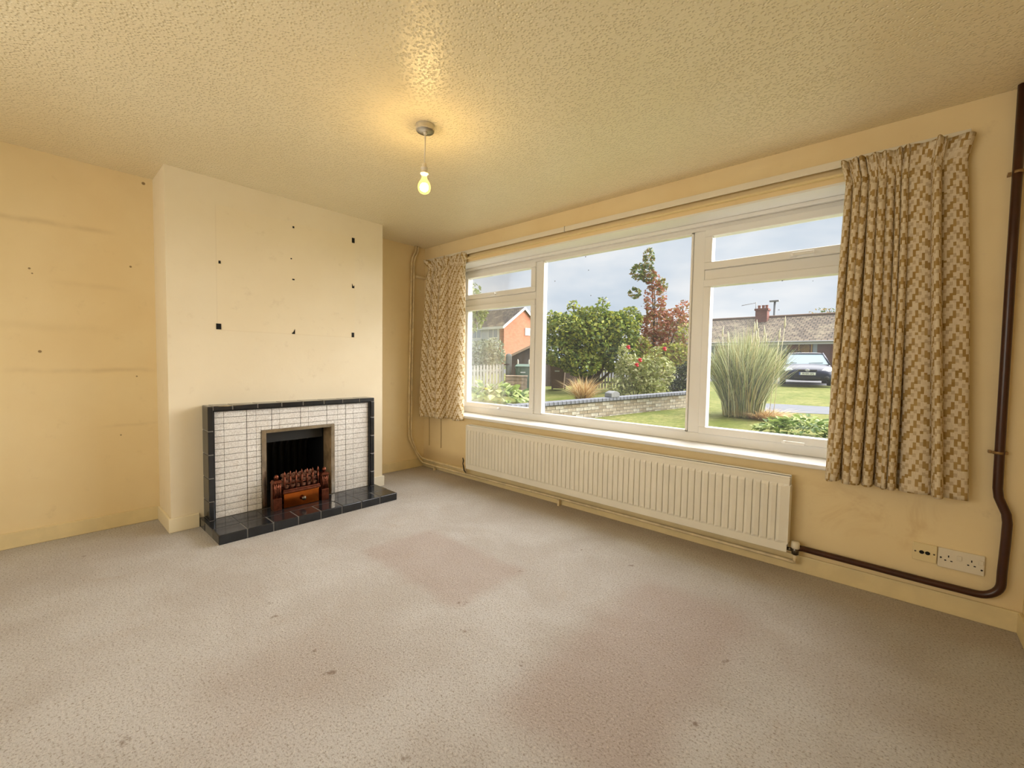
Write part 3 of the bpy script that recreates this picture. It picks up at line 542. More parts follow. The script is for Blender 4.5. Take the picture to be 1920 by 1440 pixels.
def brick(x, z, me, nm='brick', sc=None):
    o = bpy.data.objects.new(nm, me); COL.objects.link(o); o.parent = gw; o.location = (x, R.uniform(-.003, .003), z); o.rotation_euler = (0, -math.atan(rise) + R.uniform(-.008, .008), 0); return o
for c_ in range(5):
    x = .33 if c_ == 0 else (.11 if c_ % 2 == 0 else .0)
    while x < wlen:
        if x >= .1: brick(x, rise * x - .01 + c_ * .075, R.choice(bms))
        x += .222
CP = mat('blue_grey_coping', (112, 114, 122), .8, var=.25, vscale=9, bump=.4, bscale=30)
o = build('coping_brick', MB().box(-.053, .053, -.115, .115, -.035, .035), CP, None, bevel=.008); o.parent = gw; o.location = (.055, 0, .4); cme = o.data
x = .168
while x < wlen: q = brick(x, rise * x + .385, cme, 'coping_brick'); m = q.modifiers.new('b', 'BEVEL'); m.width = .008; x += .113
# half-round capping block
cpx = (Vector((-.95, 5.9, 0)) - A0).length
arcp = [(-.13, 0)] + [(-.13 + .26 * k / 8, .09 + .05 * math.sin(math.pi * k / 8)) for k in range(9)] + [(.13, 0)]
build('capping_block', MB().prism([(cpx + a, rise * cpx + .42 + b_) for a, b_ in arcp], -.12, .10, 'y'), mat('grey_block', (132, 132, 132), .9, var=.2), gw, bevel=.012)

# ---- foliage helpers
def leaves(mb, blobs, n, size, nm, rnd, elong=1.6, droop=0):
    tot = sum(r[0] * r[1] * r[2] for _, r in blobs)
    for c_, r in blobs:
        for _ in range(int(n * r[0] * r[1] * r[2] / tot)):
            while True:
                p = Vector((rnd.uniform(-1, 1), rnd.uniform(-1, 1), rnd.uniform(-1, 1)))
                if .25 < p.length < 1: break
            p = p.normalized() * p.length ** .55
            p = Vector(c_) + Vector((p.x * r[0], p.y * r[1], p.z * r[2])); s_ = size * rnd.uniform(.6, 1.3)
            a = Vector((rnd.gauss(0, 1), rnd.gauss(0, 1), rnd.gauss(0, .7) - droop)).normalized(); b_ = a.cross(Vector((rnd.gauss(0, 1), rnd.gauss(0, 1), rnd.gauss(0, 1)))).normalized()
            a = a * s_ * elong / 2; b_ = b_ * s_ / 2
            mb.add([p - a, p + b_ * .9 - a * .1, p + a, p - b_ * .9 - a * .1], [(0, 1, 2, 3)], rnd.randrange(nm))
def leafmat(name, rgb):
    if name in MATS: return MATS[name]
    b = NB(name); c = lin(*rgb); p = b.bsdf(c, .55, 0, None, .3); t = b.n('BsdfTranslucent'); t.inputs[0].default_value = c; mx = b.n('MixShader'); mx.inputs[0].default_value = .3
    b.t.links.new(p.outputs[0], mx.inputs[1]); b.t.links.new(t.outputs[0], mx.inputs[2]); b.t.links.new(mx.outputs[0], b.out.inputs[0]); MATS[name] = b.m; return b.m
BARK = mat('grey_brown_bark', (92, 78, 64), .9, var=.3, vscale=10)
def tree(name, label, cat, base, blobs, n, size, mats, seed, trunk=None, elong=1.6, tr=.06, group=None):
    rnd = random.Random(seed); t = thing(name, label, cat, tuple(base), group=group)
    mb = MB(); leaves(mb, blobs, n, size, len(mats), rnd, elong); build('foliage', mb, mats, t, kind='stuff', fix=False)
    tm = MB(); b0 = Vector(base); b0.z -= .05
    for c_, r in blobs:
        c_ = Vector(c_); mid = b0.lerp(c_, .5) + Vector((rnd.uniform(-.1, .1), rnd.uniform(-.1, .1), .1)); tm.tube([b0, b0.lerp(mid, .5) + Vector((0, 0, .05)), mid, c_, c_ + Vector((rnd.uniform(-.2, .2) * r[0], 0, r[2] * .7))], [tr, tr * .85, tr * .6, tr * .35, .006], 7)
    build('trunk', tm, BARK, t); return t
G1, G2, G3, G4 = leafmat('leaf_mid', (126, 142, 60)), leafmat('leaf_yellow', (170, 172, 74)), leafmat('leaf_dark', (82, 100, 48)), leafmat('leaf_olive', (124, 128, 62))
def blob(px, py, D, rx, rz_, ry=None): return (tuple(at(px, py, D)), (rx, ry or rx, rz_))
# big green shrub tree
b_ = onground(1105, 735)
tree('shrub_tree', 'broad rounded light green tree beside the brown bin', 'tree', b_, [blob(1105, 640, 15.8, 1.15, .95), blob(1060, 620, 15.6, .85, .65), blob(1050, 660, 15.4, .7, .55), blob(1150, 625, 15.8, .95, .8), blob(1110, 600, 15.9, .8, .5), blob(1165, 670, 15.5, .7, .65), blob(1090, 680, 15.3, .75, .5), blob(1180, 600, 16.0, .5, .5), blob(1036, 595, 15.7, .3, .25), blob(1130, 570, 15.9, .25, .3), blob(1075, 575, 15.9, .25, .25)], 16000, .095, [G1, G2, G3, G4], 3, tr=.07)
# red tree
RD1, RD2, RD3 = leafmat('leaf_russet', (150, 94, 60)), leafmat('leaf_red', (164, 104, 80)), leafmat('leaf_bronze', (140, 120, 72))
b_ = onground(1225, 733)
tree('maple_tree', 'tall slender tree turning russet red with a green tip', 'tree', b_, [blob(1228, 560, 16.3, .42, .75), blob(1232, 610, 16.2, .65, .55), blob(1262, 600, 16.2, .55, .45), blob(1280, 580, 16.3, .30, .35), blob(1222, 650, 16.2, .55, .6), blob(1260, 640, 16.1, .5, .4), blob(1222, 525, 16.4, .3, .4)], 2600, .09, [RD1, RD2, RD3, RD1], 4, tr=.06)
# its green top as a second tree-part of the same tree
mt = bpy.data.objects['maple_tree']; mb = MB(); leaves(mb, [blob(1216, 485, 16.4, .22, .45), blob(1197, 510, 16.4, .28, .35), blob(1240, 535, 16.3, .25, .25), blob(1190, 550, 16.3, .25, .2), blob(1215, 515, 16.4, .3, .35)], 650, .10, 3, random.Random(8)); build('green_tip_leaves', mb, [G4, G3, RD3], mt, kind='stuff', fix=False)
# olive shrub behind the red tree
tree('shrub', 'olive and russet shrub growing under the red tree', 'shrub', onground(1268, 735), [blob(1262, 668, 15.2, .7, .5), blob(1285, 640, 15.6, .4, .7), blob(1225, 690, 14.6, .6, .5), blob(1200, 655, 15.6, .45, .5)], 2600, .085, [G4, G2, RD3], 5, tr=.03)
# rose bush with flowers
RS1, RS2 = leafmat('leaf_rose', (146, 152, 96)), leafmat('leaf_rose_pale', (178, 176, 128))
rb = tree('rose_bush', 'tall straggly rose bush with red blooms behind the low wall', 'rose bush', onground(1190, 748), [blob(1180, 700, 13.2, .45, .6), blob(1205, 705, 12.9, .45, .55), blob(1240, 700, 12.9, .4, .5), blob(1170, 665, 13.2, .22, .35), blob(1228, 668, 13.0, .25, .3), blob(1160, 725, 13.0, .35, .3), blob(1222, 728, 12.6, .4, .3)], 2600, .075, [RS1, RS2, G4], 6, tr=.012)
RED = mat('red_petal', (206, 40, 52), .6)
for px, py in ((1246, 655), (1194, 685), (1178, 652), (1200, 676)):
    p = at(px, py, 12.6); mb = MB()
    for k in range(9): a = k * .7; mb.lathe([(.005, -.02), (.04, 0), (.045, .02), (.03, .035)], p + Vector((math.cos(a) * .02, math.sin(a) * .02, .008 * k - .03)), 7)
    build('bloom', mb, RED, rb)
# dark hedge
HD = [leafmat('leaf_hedge', (58, 66, 46)), leafmat('leaf_hedge_light', (84, 92, 60)), leafmat('leaf_hedge_dark', (38, 46, 36))]
tree('hedge_shrub', 'dark evergreen hedge shrub at the end of the low wall', 'shrub', onground(1278, 748), [blob(1278, 712, 13.4, .42, .5), blob(1298, 705, 13.4, .4, .55), blob(1262, 725, 13.2, .3, .3)], 2200, .06, HD, 12, tr=.02)
# shrubs at the left window light
GL = [leafmat('leaf_grey', (128, 140, 112)), leafmat('leaf_grey_dark', (92, 104, 82)), leafmat('leaf_grey_pale', (160, 168, 140))]
tree('shrub', 'grey green bushy shrub standing behind the white picket fence', 'shrub', onground(910, 728), [blob(905, 668, 18, .75, .7), blob(925, 660, 18, .5, .6), blob(885, 680, 17.6, .6, .6), blob(935, 680, 17.8, .4, .5)], 3000, .08, GL, 14, tr=.03)
tree('street_tree', 'leafy tree overhanging from beside the corner curtain', 'tree', onground(862, 716), [blob(872, 590, 22, 1.1, 1.0), blob(895, 580, 22, .6, .55), blob(905, 562, 22, .35, .25), blob(884, 545, 22, .5, .45), blob(862, 560, 22, 1.0, 1.0)], 2400, .12, [G4, G1, RS1], 15, tr=.09)
# grasses
def clump(name, label, base, n, h0, h1, spread, lean, mats, seed, wid=.012, plumes=0, fan=1.0):
    rnd = random.Random(seed); t = thing(name, label, 'grass clump', tuple(base)); mb = MB()
    for i in range(n):
        a = rnd.uniform(0, 6.283); r0 = spread * math.sqrt(rnd.random()); d = Vector((math.cos(a), math.sin(a), 0)); p0 = Vector(base) + d * r0 * .6; h = rnd.uniform(h0, h1) * (1 - .25 * r0 / spread); le = lean * (.25 + rnd.random()) * (r0 / spread + .15) * fan; a += rnd.gauss(0, .7); d = Vector((math.cos(a), math.sin(a), 0))
        sd_ = Vector((-d.y, d.x, 0)).lerp(Vector((rnd.uniform(-1, 1), rnd.uniform(-1, 1), 0)), .6).normalized() * wid * rnd.uniform(.6, 1.3); pts = []
        for k in range(5):
            q = k / 4; pts.append(p0 + d * le * q ** 1.8 + Vector((0, 0, h * (q - .28 * lean * q ** 3 * (rnd.random() if k == 4 else .5)))))
        vs = []
        for k, p in enumerate(pts[:-1]): vs += [p - sd_ * (1 - k * .2), p + sd_ * (1 - k * .2)]
        vs.append(pts[-1]); mb.add(vs, [(0, 1, 3, 2), (2, 3, 5, 4), (4, 5, 7, 6), (6, 7, 8)], rnd.randrange(len(mats)))
    build('blades', mb, mats, t, kind='stuff', fix=False)
    for i in range(plumes):
        a = rnd.uniform(0, 6.283); r0 = spread * rnd.random(); p = Vector(base) + Vector((math.cos(a) * r0 * 1.15, math.sin(a) * r0 * 1.15, 0)); hh = h1 * rnd.uniform(.74, .90); tp = p + Vector((math.cos(a) * lean * .25, math.sin(a) * lean * .25, hh))
        s_ = MB().tube([p, p.lerp(tp, .5) + Vector((0, 0, .03)), tp - Vector((0, 0, .16))], .006, 5).tube([tp - Vector((0, 0, .2)), tp - Vector((0, 0, .13)), tp - Vector((0, 0, .05)), tp + Vector((rnd.uniform(-.03, .03), 0, .05))], [.006, .020, .016, .003], 6)
        build('plume', s_, mat('cream_plume', (206, 196, 160), .95, var=.2, vscale=30), t)
    return t
PG = [leafmat('blade_sage', (152, 160, 104)), leafmat('blade_sage_dark', (98, 108, 62)), leafmat('blade_sage_pale', (200, 202, 160)), leafmat('blade_straw', (176, 164, 112))]
clump('pampas_grass', 'tall sage green pampas grass clump with cream plumes', onground(1392, 780), 4200, 1.5, 2.35, .66, .62, PG, 21, .011, 15)
DG = [leafmat('dry_straw', (196, 164, 112)), leafmat('dry_tan', (168, 130, 84)), leafmat('dry_pale', (214, 192, 148))]
clump('dry_grass', 'dry straw coloured grass clump behind the low wall', onground(1092, 753), 420, .35, 1.0, .3, .55, DG, 22, .014, 0, 1.3)
clump('dead_thatch', 'flattened dead straw around the foot of the pampas grass', onground(1430, 784), 900, .08, .28, .55, .5, DG, 23, .01, 0, 1.4)
# low leafy plants
def leafy(name, label, base, n, rx, ry, h, size, mats, seed):
    rnd = random.Random(seed); t = thing(name, label, 'plant', tuple(base)); mb = MB()
    for i in range(n):
        a = rnd.uniform(0, 6.283); q = math.sqrt(rnd.random()); p = Vector(base) + Vector((math.cos(a) * q * rx, math.sin(a) * q * ry, h * (1 - .7 * q * q) * rnd.uniform(.5, 1))); s_ = size * rnd.uniform(.6, 1.2)
        out = Vector((math.cos(a) * .8, math.sin(a) * .8, rnd.uniform(-.5, .6))).normalized(); sd_ = out.cross(Vector((rnd.gauss(0, .4), rnd.gauss(0, .4), 1))).normalized(); up = sd_.cross(out) * .12 * s_
        mb.add([p, p + out * s_ * .35 + sd_ * s_ * .38 + up, p + out * s_ * .8 + sd_ * s_ * .26 + up, p + out * s_ * 1.1, p + out * s_ * .8 - sd_ * s_ * .26 + up, p + out * s_ * .35 - sd_ * s_ * .38 + up, p + out * s_ * .5], [(0, 1, 2, 6), (6, 2, 3), (6, 3, 4), (0, 6, 4, 5)], rnd.randrange(len(mats)))
    build('leaves', mb, mats, t, kind='stuff', fix=False); return t
LF = [leafmat('leaf_fresh', (140, 158, 84)), leafmat('leaf_fresh_dark', (92, 116, 56)), leafmat('leaf_fresh_pale', (188, 198, 134))]
q = onground(1512, 822); leafy('leafy_shrub', 'low bright green leafy shrub on the lawn close to the window', q, 700, .75, .42, .36, .10, LF, 31)
q = onground(925, 758); cg = leafy('courgette_plant', 'sprawling large leaved vegetable plant with a yellow flower', q, 160, 1.15, .7, .62, .26, LF, 32)
p = at(912, 731, 11.5); mb = MB()
for k in range(6): a = k * 1.047; mb.add([p, p + Vector((math.cos(a + .35) * .06, math.sin(a + .35) * .06, .04)), p + Vector((math.cos(a) * .13, math.sin(a) * .13, .03)), p + Vector((math.cos(a - .35) * .06, math.sin(a - .35) * .06, .04))], [(0, 1, 2, 3)])
build('flower', mb.lathe([(.02, .0), (.03, .03), (.01, .05)], p, 8), mat('yellow_petal', (232, 206, 40), .6), cg)

# ---- fences, bins, crate, post, shed
PICK = mat('weathered_white_picket', (198, 196, 188), .8, var=.2, vscale=6); PICKD = mat('grey_wood_picket', (146, 140, 128), .85, var=.25, vscale=6); WOODD = mat('dark_stained_wood', (72, 54, 42), .8, var=.35, vscale=6)
def fence(label, pa, pb, h, w_, gap, m, railm):
    pa, pb = Vector((pa.x, pa.y, 0)), Vector((pb.x, pb.y, 0)); L = (pb - pa).length; d = (pb - pa).normalized(); an = math.atan2(d.y, d.x)
    t = thing('picket_fence', label, 'fence', (pa.x, pa.y, gz(pa.y)), an, world=False); sl = (gz(pb.y) - gz(pa.y)) / L
    o = build('picket', MB().prism([(-w_ / 2, .05), (w_ / 2, .05), (w_ / 2, h - .05), (0, h), (-w_ / 2, h - .05)], -.012, .012, 'y'), m, None); o.parent = t; o.location = (w_, 0, 0); me = o.data; x = w_ + w_ + gap
    while x < L: q = bpy.data.objects.new('picket', me); COL.objects.link(q); q.parent = t; q.location = (x, 0, sl * x + R.uniform(-.01, .01)); x += w_ + gap
    for z in (.25, h - .25): build('rail', MB().add([(0, .012, z), (L, .012, z + sl * L), (L, .05, z + sl * L), (0, .05, z), (0, .012, z + .07), (L, .012, z + .07 + sl * L), (L, .05, z + .07 + sl * L), (0, .05, z + .07)], [(0, 3, 2, 1), (4, 5, 6, 7), (0, 1, 5, 4), (1, 2, 6, 5), (2, 3, 7, 6), (3, 0, 4, 7)]), railm, t)
    for k in range(max(2, int(L / 1.9) + 1)):
        x = L * k / max(1, int(L / 1.9)) ; build('fence_post', MB().box(x - .04, x + .04, .05, .13, sl * x - .1, sl * x + h), railm, t)
fence('white picket fence standing in front of the grey green shrub', onground(848, 739.5), onground(943, 736), 1.03, .075, .045, PICK, PICK)
fence('grey wooden picket fence between the green tree and the rose bush', onground(1108, 731), onground(1300, 728), 1.0, .075, .05, PICKD, WOODD)
pb_ = onground(953, 736)
t = thing('gate_post', 'stout round topped grey timber gate post by the wooden crate', 'post', tuple(pb_)); build('shaft', MB().tube([pb_ + Vector((0, 0, -.1)), pb_ + Vector((0, 0, 1.30)), pb_ + Vector((0, 0, 1.38)), pb_ + Vector((0, 0, 1.42))], [.11, .11, .10, .04], 14), mat('grey_timber', (112, 112, 104), .85, var=.3, vscale=5), t); build('hinge_strap', MB().box(pb_.x - .12, pb_.x + .12, pb_.y - .12, pb_.y - .09, pb_.z + 1.0, pb_.z + 1.05), WOODD, t)
# close boarded panel behind the bins
pa, pc = onground(955, 726), onground(1080, 723); L = (pc - pa).length; d = (pc - pa).normalized()
t = thing('board_fence', 'dark close boarded fence behind the wheelie bins', 'fence', tuple(pa), math.atan2(d.y, d.x), world=False)
o = build('board', MB().box(-.068, .068, -.01, .012, 0, .98), WOODD, None); o.parent = t; o.location = (.07, 0, 0); x = .215
while x < L: q = bpy.data.objects.new('board', o.data); COL.objects.link(q); q.parent = t; q.location = (x, R.uniform(-.006, .006), R.uniform(-.015, .015) + .02 * x / L); x += .143
build('rail', MB().box(0, L, .013, .05, .2, .28).box(0, L, .013, .05, .75, .83), WOODD, t)
for x in (.35, .85, 1.35): build('finial', MB().tube([(x, -.03, .6), (x, -.03, 1.12), (x, -.03, 1.2)], [.035, .035, .005], 8), mat('pale_finial', (196, 190, 176), .8), t)
def bin_(label, pos, rz, rgb, mark):
    t = thing('wheelie_bin', label, 'bin', tuple(pos), rz, world=False); m = mat('plastic_' + mark, rgb, .45, var=.12, vscale=3); lm = mat('lid_' + mark, tuple(min(255, int(c * 1.12)) for c in rgb), .4)
    b0, b1, h = .225, .29, .95
    build('body', MB().add([(-b0, -b0 * 1.1, .06), (b0, -b0 * 1.1, .06), (b0, b0 * 1.1, .06), (-b0, b0 * 1.1, .06), (-b1, -b1 * 1.15, h), (b1, -b1 * 1.15, h), (b1, b1 * 1.2, h), (-b1, b1 * 1.2, h)], [(0, 3, 2, 1), (4, 5, 6, 7), (0, 1, 5, 4), (1, 2, 6, 5), (2, 3, 7, 6), (3, 0, 4, 7)]), m, t, bevel=.03)
    build('rim', MB().box(-b1 - .012, b1 + .012, -b1 * 1.15 - .012, b1 * 1.2 + .012, h - .05, h), m, t, bevel=.01)
    build('lid', MB().add([(-b1 - .02, -b1 * 1.15 - .05, h), (b1 + .02, -b1 * 1.15 - .05, h), (b1 + .02, b1 * 1.25, h), (-b1 - .02, b1 * 1.25, h), (-b1 + .03, -b1 * .95, h + .06), (b1 - .03, -b1 * .95, h + .06), (b1 - .03, b1 * 1.1, h + .09), (-b1 + .03, b1 * 1.1, h + .09)], [(0, 3, 2, 1), (4, 5, 6, 7), (0, 1, 5, 4), (1, 2, 6, 5), (2, 3, 7, 6), (3, 0, 4, 7)]), lm, t, bevel=.015)
    for s_ in (-1, 1): build('wheel', MB().lathe([(.02, -.025), (.10, -.025), (.10, .025), (.02, .025)], (s_ * .25, .27, .10), 16, 'x'), BLK, t)
    build('handle_bar', MB().tube([(-.2, b1 * 1.35, h - .01), (.2, b1 * 1.35, h - .01)], .015, 8), m, t)
    build('stencil_mark', MB().box(-.09, -.02, -.302, -.298, .66, .70).box(0, .08, -.302, -.298, .66, .70) if False else MB().add([(-.10, -.316, .72), (.08, -.316, .72), (.08, -.321, .76), (-.10, -.321, .76)], [(0, 1, 2, 3)]), mat('stencil_white', (206, 208, 204), .7), t)
bin_('dark green wheelie bin behind the wooden crate', onground(981, 736), math.radians(38), (66, 92, 72), 'green')
bin_('brown wheelie bin under the green tree', onground(1046, 731), math.radians(30), (98, 70, 56), 'brown')
cp = onground(968, 741); t = thing('wooden_crate', 'square weathered wooden slatted crate in front of the green bin', 'crate', tuple(cp), math.radians(40), world=False)
CR = mat('weathered_crate_wood', (150, 128, 104), .9, var=.35, vscale=7)
for s_ in (-1, 1):
    for s2 in (-1, 1): build('corner_post', MB().box(s_ * .31 - .03, s_ * .31 + .03, s2 * .31 - .03, s2 * .31 + .03, 0, .64), CR, t)
for k in range(5):
    z = .02 + k * .124
    for s_ in (-1, 1): build('slat', MB().box(-.345, .345, s_ * .35 - .01, s_ * .35 + .01, z, z + .112), CR, t); build('slat', MB().box(s_ * .35 - .01, s_ * .35 + .01, -.34, .34, z, z + .112), CR, t)
build('lid_board', MB().box(-.38, .38, -.38, .38, .642, .67), CR, t)
# shed
sp = onground(1000, 716); t = thing('garden_shed', 'dark brown garden shed with a low pitched roof in front of the brick house', 'shed', tuple(sp), math.radians(35), world=False)
build('wall', MB().prism([(-1.1, 0), (1.1, 0), (1.1, 1.2), (0, 1.7), (-1.1, 1.2)], -1.2, 1.2, 'y'), WOODD, t)
build('roof', MB().prism([(-1.25, 1.11), (0, 1.71), (0, 1.79), (-1.25, 1.19)], -1.35, 1.35, 'y').prism([(1.25, 1.11), (0, 1.71), (0, 1.79), (1.25, 1.19)], -1.35, 1.35, 'y'), mat('felt_roof', (86, 70, 60), .9, var=.2), t)
build('barge_board', MB().prism([(-1.25, 1.11), (0, 1.71), (1.25, 1.11), (1.25, 1.22), (0, 1.83), (-1.25, 1.22)], -1.37, -1.35, 'y'), mat('pale_barge', (168, 142, 118), .8), t)

# ---- cars
def car(label, pos, rz, rgb, group=None, plate=True):
    t = thing('car', label, 'car', tuple(pos), rz, world=False, group=group); nm = 'carpaint_%d' % rgb[2]; PM = mat(nm, rgb, .45, .0, spec=.15, extra={'Coat Weight': .05, 'Coat Roughness': .1}); GL_ = mat('car_glass', (112, 134, 142), .3, .0, spec=.15); LT = mat('headlamp_lens', (214, 220, 214), .1, .2, spec=.8)
    S = [(-2.12, .50, .34, .52, .58), (-2.05, .70, .24, .62, .68), (-1.85, .81, .20, .70, .77), (-1.5, .84, .19, .80, .86), (-1.0, .85, .19, .90, .95), (-.3, .86, .19, .94, .96), (1.0, .86, .19, .95, .97), (1.7, .84, .20, .95, .98), (2.0, .80, .24, .90, .95), (2.12, .68, .34, .80, .84)]
    vs = []
    for y, hw, zb, zs, zt in S:
        half = [(hw * .80, zb), (hw * .97, zb + .10), (hw, zb + .22), (hw * 1.0, (zb + zs) / 2 + .06), (hw * .96, zs - .05), (hw * .84, zs), (hw * .45, zt)]
        vs += [(a, y, z) for a, z in half] + [(-a, y, z) for a, z in reversed(half)]
    n = 14; fs = [(i * n + k, i * n + (k + 1) % n, (i + 1) * n + (k + 1) % n, (i + 1) * n + k) for i in range(len(S) - 1) for k in range(n)] + [tuple(range(n)), tuple(reversed(range((len(S) - 1) * n, len(S) * n)))]
    o = build('body', MB().add(vs, fs, 0, True), PM, t); m = o.modifiers.new('s', 'SUBSURF'); m.levels = 1; m.render_levels = 2
    bf = [(-.74, -1.12, .90), (.74, -1.12, .90), (.76, 1.75, .92), (-.76, 1.75, .92)]; rf = [(-.56, -.30, 1.385), (.56, -.30, 1.385), (.55, 1.15, 1.385), (-.55, 1.15, 1.385)]
    for nm_, (a, b_) in (('windscreen', (0, 1)), ('side_window', (1, 2)), ('rear_window', (2, 3)), ('side_window', (3, 0))):
        q = [Vector(bf[a]), Vector(bf[b_]), Vector(rf[b_]), Vector(rf[a])]; nrm = (q[1] - q[0]).cross(q[3] - q[0]).normalized() * .012
        build(nm_, MB().add(q + [p - nrm for p in q], [(0, 1, 2, 3), (7, 6, 5, 4), (0, 4, 5, 1), (1, 5, 6, 2), (2, 6, 7, 3), (3, 7, 4, 0)]), GL_, t)
    for a in range(4): build('pillar', MB().tube([bf[a], rf[a]], .035, 8), PM, t)
    def rp(u, v): x = -.62 + 1.24 * u; y = -.38 + 1.62 * v; return Vector((x, y, 1.375 + .06 * (1 - (2 * u - 1) ** 4) * (1 - (2 * v - 1) ** 6)))
    o = build('roof', MB().grid(rp, 10, 10), PM, t, fix=False); m = o.modifiers.new('s', 'SOLIDIFY'); m.thickness = .03
    for s_ in (-1, 1):
        pts = [(s_ * .38, -2.075, .60), (s_ * .70, -1.99, .60), (s_ * .80, -1.84, .68), (s_ * .76, -1.74, .775), (s_ * .56, -1.93, .735)]
        build('headlight', MB().add(pts + [(a * .97, y + .08, z) for a, y, z in pts], [(0, 1, 2, 3, 4), (9, 8, 7, 6, 5)] + [(i, i + 5, (i + 1) % 5 + 5, (i + 1) % 5) for i in range(5)]), LT, t, bevel=.01)
        build('wing_mirror', MB().lathe([(.02, -.09), (.085, -.05), (.095, .02), (.06, .07), (.01, .085)], (s_ * .93, -.80, 1.0), 12, 'x'), PM if False else BLK, t)
        build('fog_lamp_recess', MB().lathe([(.075, 0), (.085, .03), (.075, .07)], (s_ * .60, -2.085, .34), 14, 'y'), BLK, t)
        for y in (-1.35, 1.35):
            wv = build('wheel', MB().lathe([(.12, -.10), (.29, -.10), (.31, -.06), (.31, .06), (.29, .10), (.12, .10)], (s_ * .77, y, .31), 24, 'x'), BLK, t)
            q = build('hub_cap', MB().lathe([(.19, -.01), (.19, .0), (.05, .02)], (s_ * .87, y, .31), 16, 'x'), mat('hub_silver', (150, 152, 156), .35, .7), None); q.parent = wv
    build('grille', MB().box(-.30, .30, -2.135, -2.06, .615, .675), BLK, t, bevel=.015)
    build('lower_grille', MB().box(-.42, .42, -2.135, -2.05, .29, .36).box(-.42, .42, -2.13, -2.05, .385, .40), BLK, t, bevel=.008)
    em_ = MB()
    for rx, rz2, z0 in ((.068, .045, .648), (.03, .043, .648), (.045, .016, .668)): em_.tube([(rx * math.cos(a), -2.145, z0 + rz2 * math.sin(a)) for a in [2 * math.pi * k / 20 for k in range(21)]], .008, 6, caps=False)
    build('badge', em_, mat('badge_chrome', (226, 228, 230), .2, .6), t)
    for s_ in (-1, 1): build('wiper', MB().tube([(s_ * .2 - .12, -1.10, .945), (s_ * .2 + .42 * (1 if s_ > 0 else -1) * .8, -1.03, .975)], .012, 6), BLK, t)
    pm = build('number_plate', MB().box(-.26, .26, -2.165, -2.145, .445, .556), mat('plate_white', (236, 236, 230), .5), t, bevel=.004); q = build('plate_band', MB().box(-.26, -.215, -2.168, -2.165, .447, .554), mat('plate_blue', (60, 92, 170), .5), None); q.parent = pm
    if plate:
        cu = bpy.data.curves.new('plate_text', 'FONT'); cu.body = 'RY04 GFJ'; cu.size = .105; cu.extrude = .002; cu.align_x = 'CENTER'; cu.align_y = 'CENTER'
        to = bpy.data.objects.new('tmp', cu); COL.objects.link(to); bpy.context.view_layer.update(); me = bpy.data.meshes.new_from_object(to.evaluated_get(bpy.context.evaluated_depsgraph_get())); bpy.data.objects.remove(to, do_unlink=True)
        me.materials.clear(); me.materials.append(BLK); q = bpy.data.objects.new('plate_lettering', me); COL.objects.link(q); q.parent = pm; q.location = (.025, -2.168, .50); q.rotation_euler = (math.pi / 2, 0, 0); q.scale = (.88, 1, 1)
    t.scale = (1.09, 1, 1); return t
cpos = at(1508, 720, 19.6); cpos.z = gz(cpos.y) + .01
car('dark navy hatchback parked facing the window in front of the bungalow', cpos, math.radians(10), (26, 34, 56))
c2 = onground(1052, 706); c2.z = gz(c2.y) + .006
car('pale blue car parked far beyond the brown bin', c2, math.radians(70), (150, 178, 206), plate=False)

# ---- bungalow
by = 33.7; e0 = gz(by)
bu = thing('bungalow', 'long brick bungalow with a weathered tile roof across the street', 'building', (2, by, e0))
BRK = brick_far('bungalow_brick', (126, 66, 50), (104, 54, 42), (130, 110, 96), 2.0, 'x'); RT_ = rooftile('bungalow_roof_tile', (116, 102, 86), (84, 74, 66))
EZ, RZ, RY = 3.13, 5.35, by + 4.6
build('wall', MB().box(-14, 16, by, by + 9.2, e0 - .3, EZ), BRK, bu)
build('roof', MB().prism([(by - .45, EZ - .12), (RY, RZ), (RY + 5.05, EZ - .12), (RY + 5.05, EZ - .28), (by - .45, EZ - .28)], -14.4, 16.4, 'x'), RT_, bu)
build('ridge', MB().tube([(-14.4, RY, RZ), (16.4, RY, RZ)], .14, 8), mat('ridge_tile', (110, 88, 72), .9), bu)
build('fascia', MB().box(-14.4, 16.4, by - .50, by - .45, EZ - .30, EZ - .06), mat('pale_fascia', (200, 198, 194), .6), bu)
build('gutter', MB().tube([(-14.4, by - .56, EZ - .12), (16.4, by - .56, EZ - .12)], .06, 8), mat('gutter_grey', (150, 148, 146), .5), bu)
def onface(px, py, Y): d = ray(px, py); return CAM + d * ((Y - CAM.y) / d.y)
chp = onface(1429, 600, RY - .6)
ch = build('chimney', MB().box(chp.x - .42, chp.x + .42, RY - 1.0, RY - .2, RZ - 1.3, RZ + .62).box(chp.x - .50, chp.x + .50, RY - 1.08, RY - .12, RZ + .50, RZ + .66), brick_far('chimney_brick', (132, 74, 58), (112, 60, 48), (120, 104, 92), 2, 'x'), bu)
for dx in (-.25, .05, .30): q = build('chimney_pot', MB().lathe([(.12, 0), (.13, .05), (.10, .08), (.11, .26), (.13, .30)], (chp.x + dx, RY - .6, RZ + .65), 12), mat('terracotta_pot', (140, 84, 64), .8), None); q.parent = ch; q.location = -Vector(bu['_b'])
ae = MB().tube([(chp.x - .5, RY - .6, RZ + .1), (chp.x - .5, RY - .6, RZ + 1.25)], .03, 6).tube([(chp.x - 1.6, RY - .6, RZ + 1.05), (chp.x - .5, RY - .6, RZ + 1.2)], .025, 6)
for k in range(5): ae.tube([(chp.x - 1.5 + k * .22, RY - .8, RZ + 1.07 + k * .03), (chp.x - 1.5 + k * .22, RY - .4, RZ + 1.07 + k * .03)], .012, 5)
build('aerial', ae, mat('aerial_grey', (150, 148, 146), .5), bu)
q0, q1 = onface(1499, 644, by), onface(1521, 664, by); tm = MB()
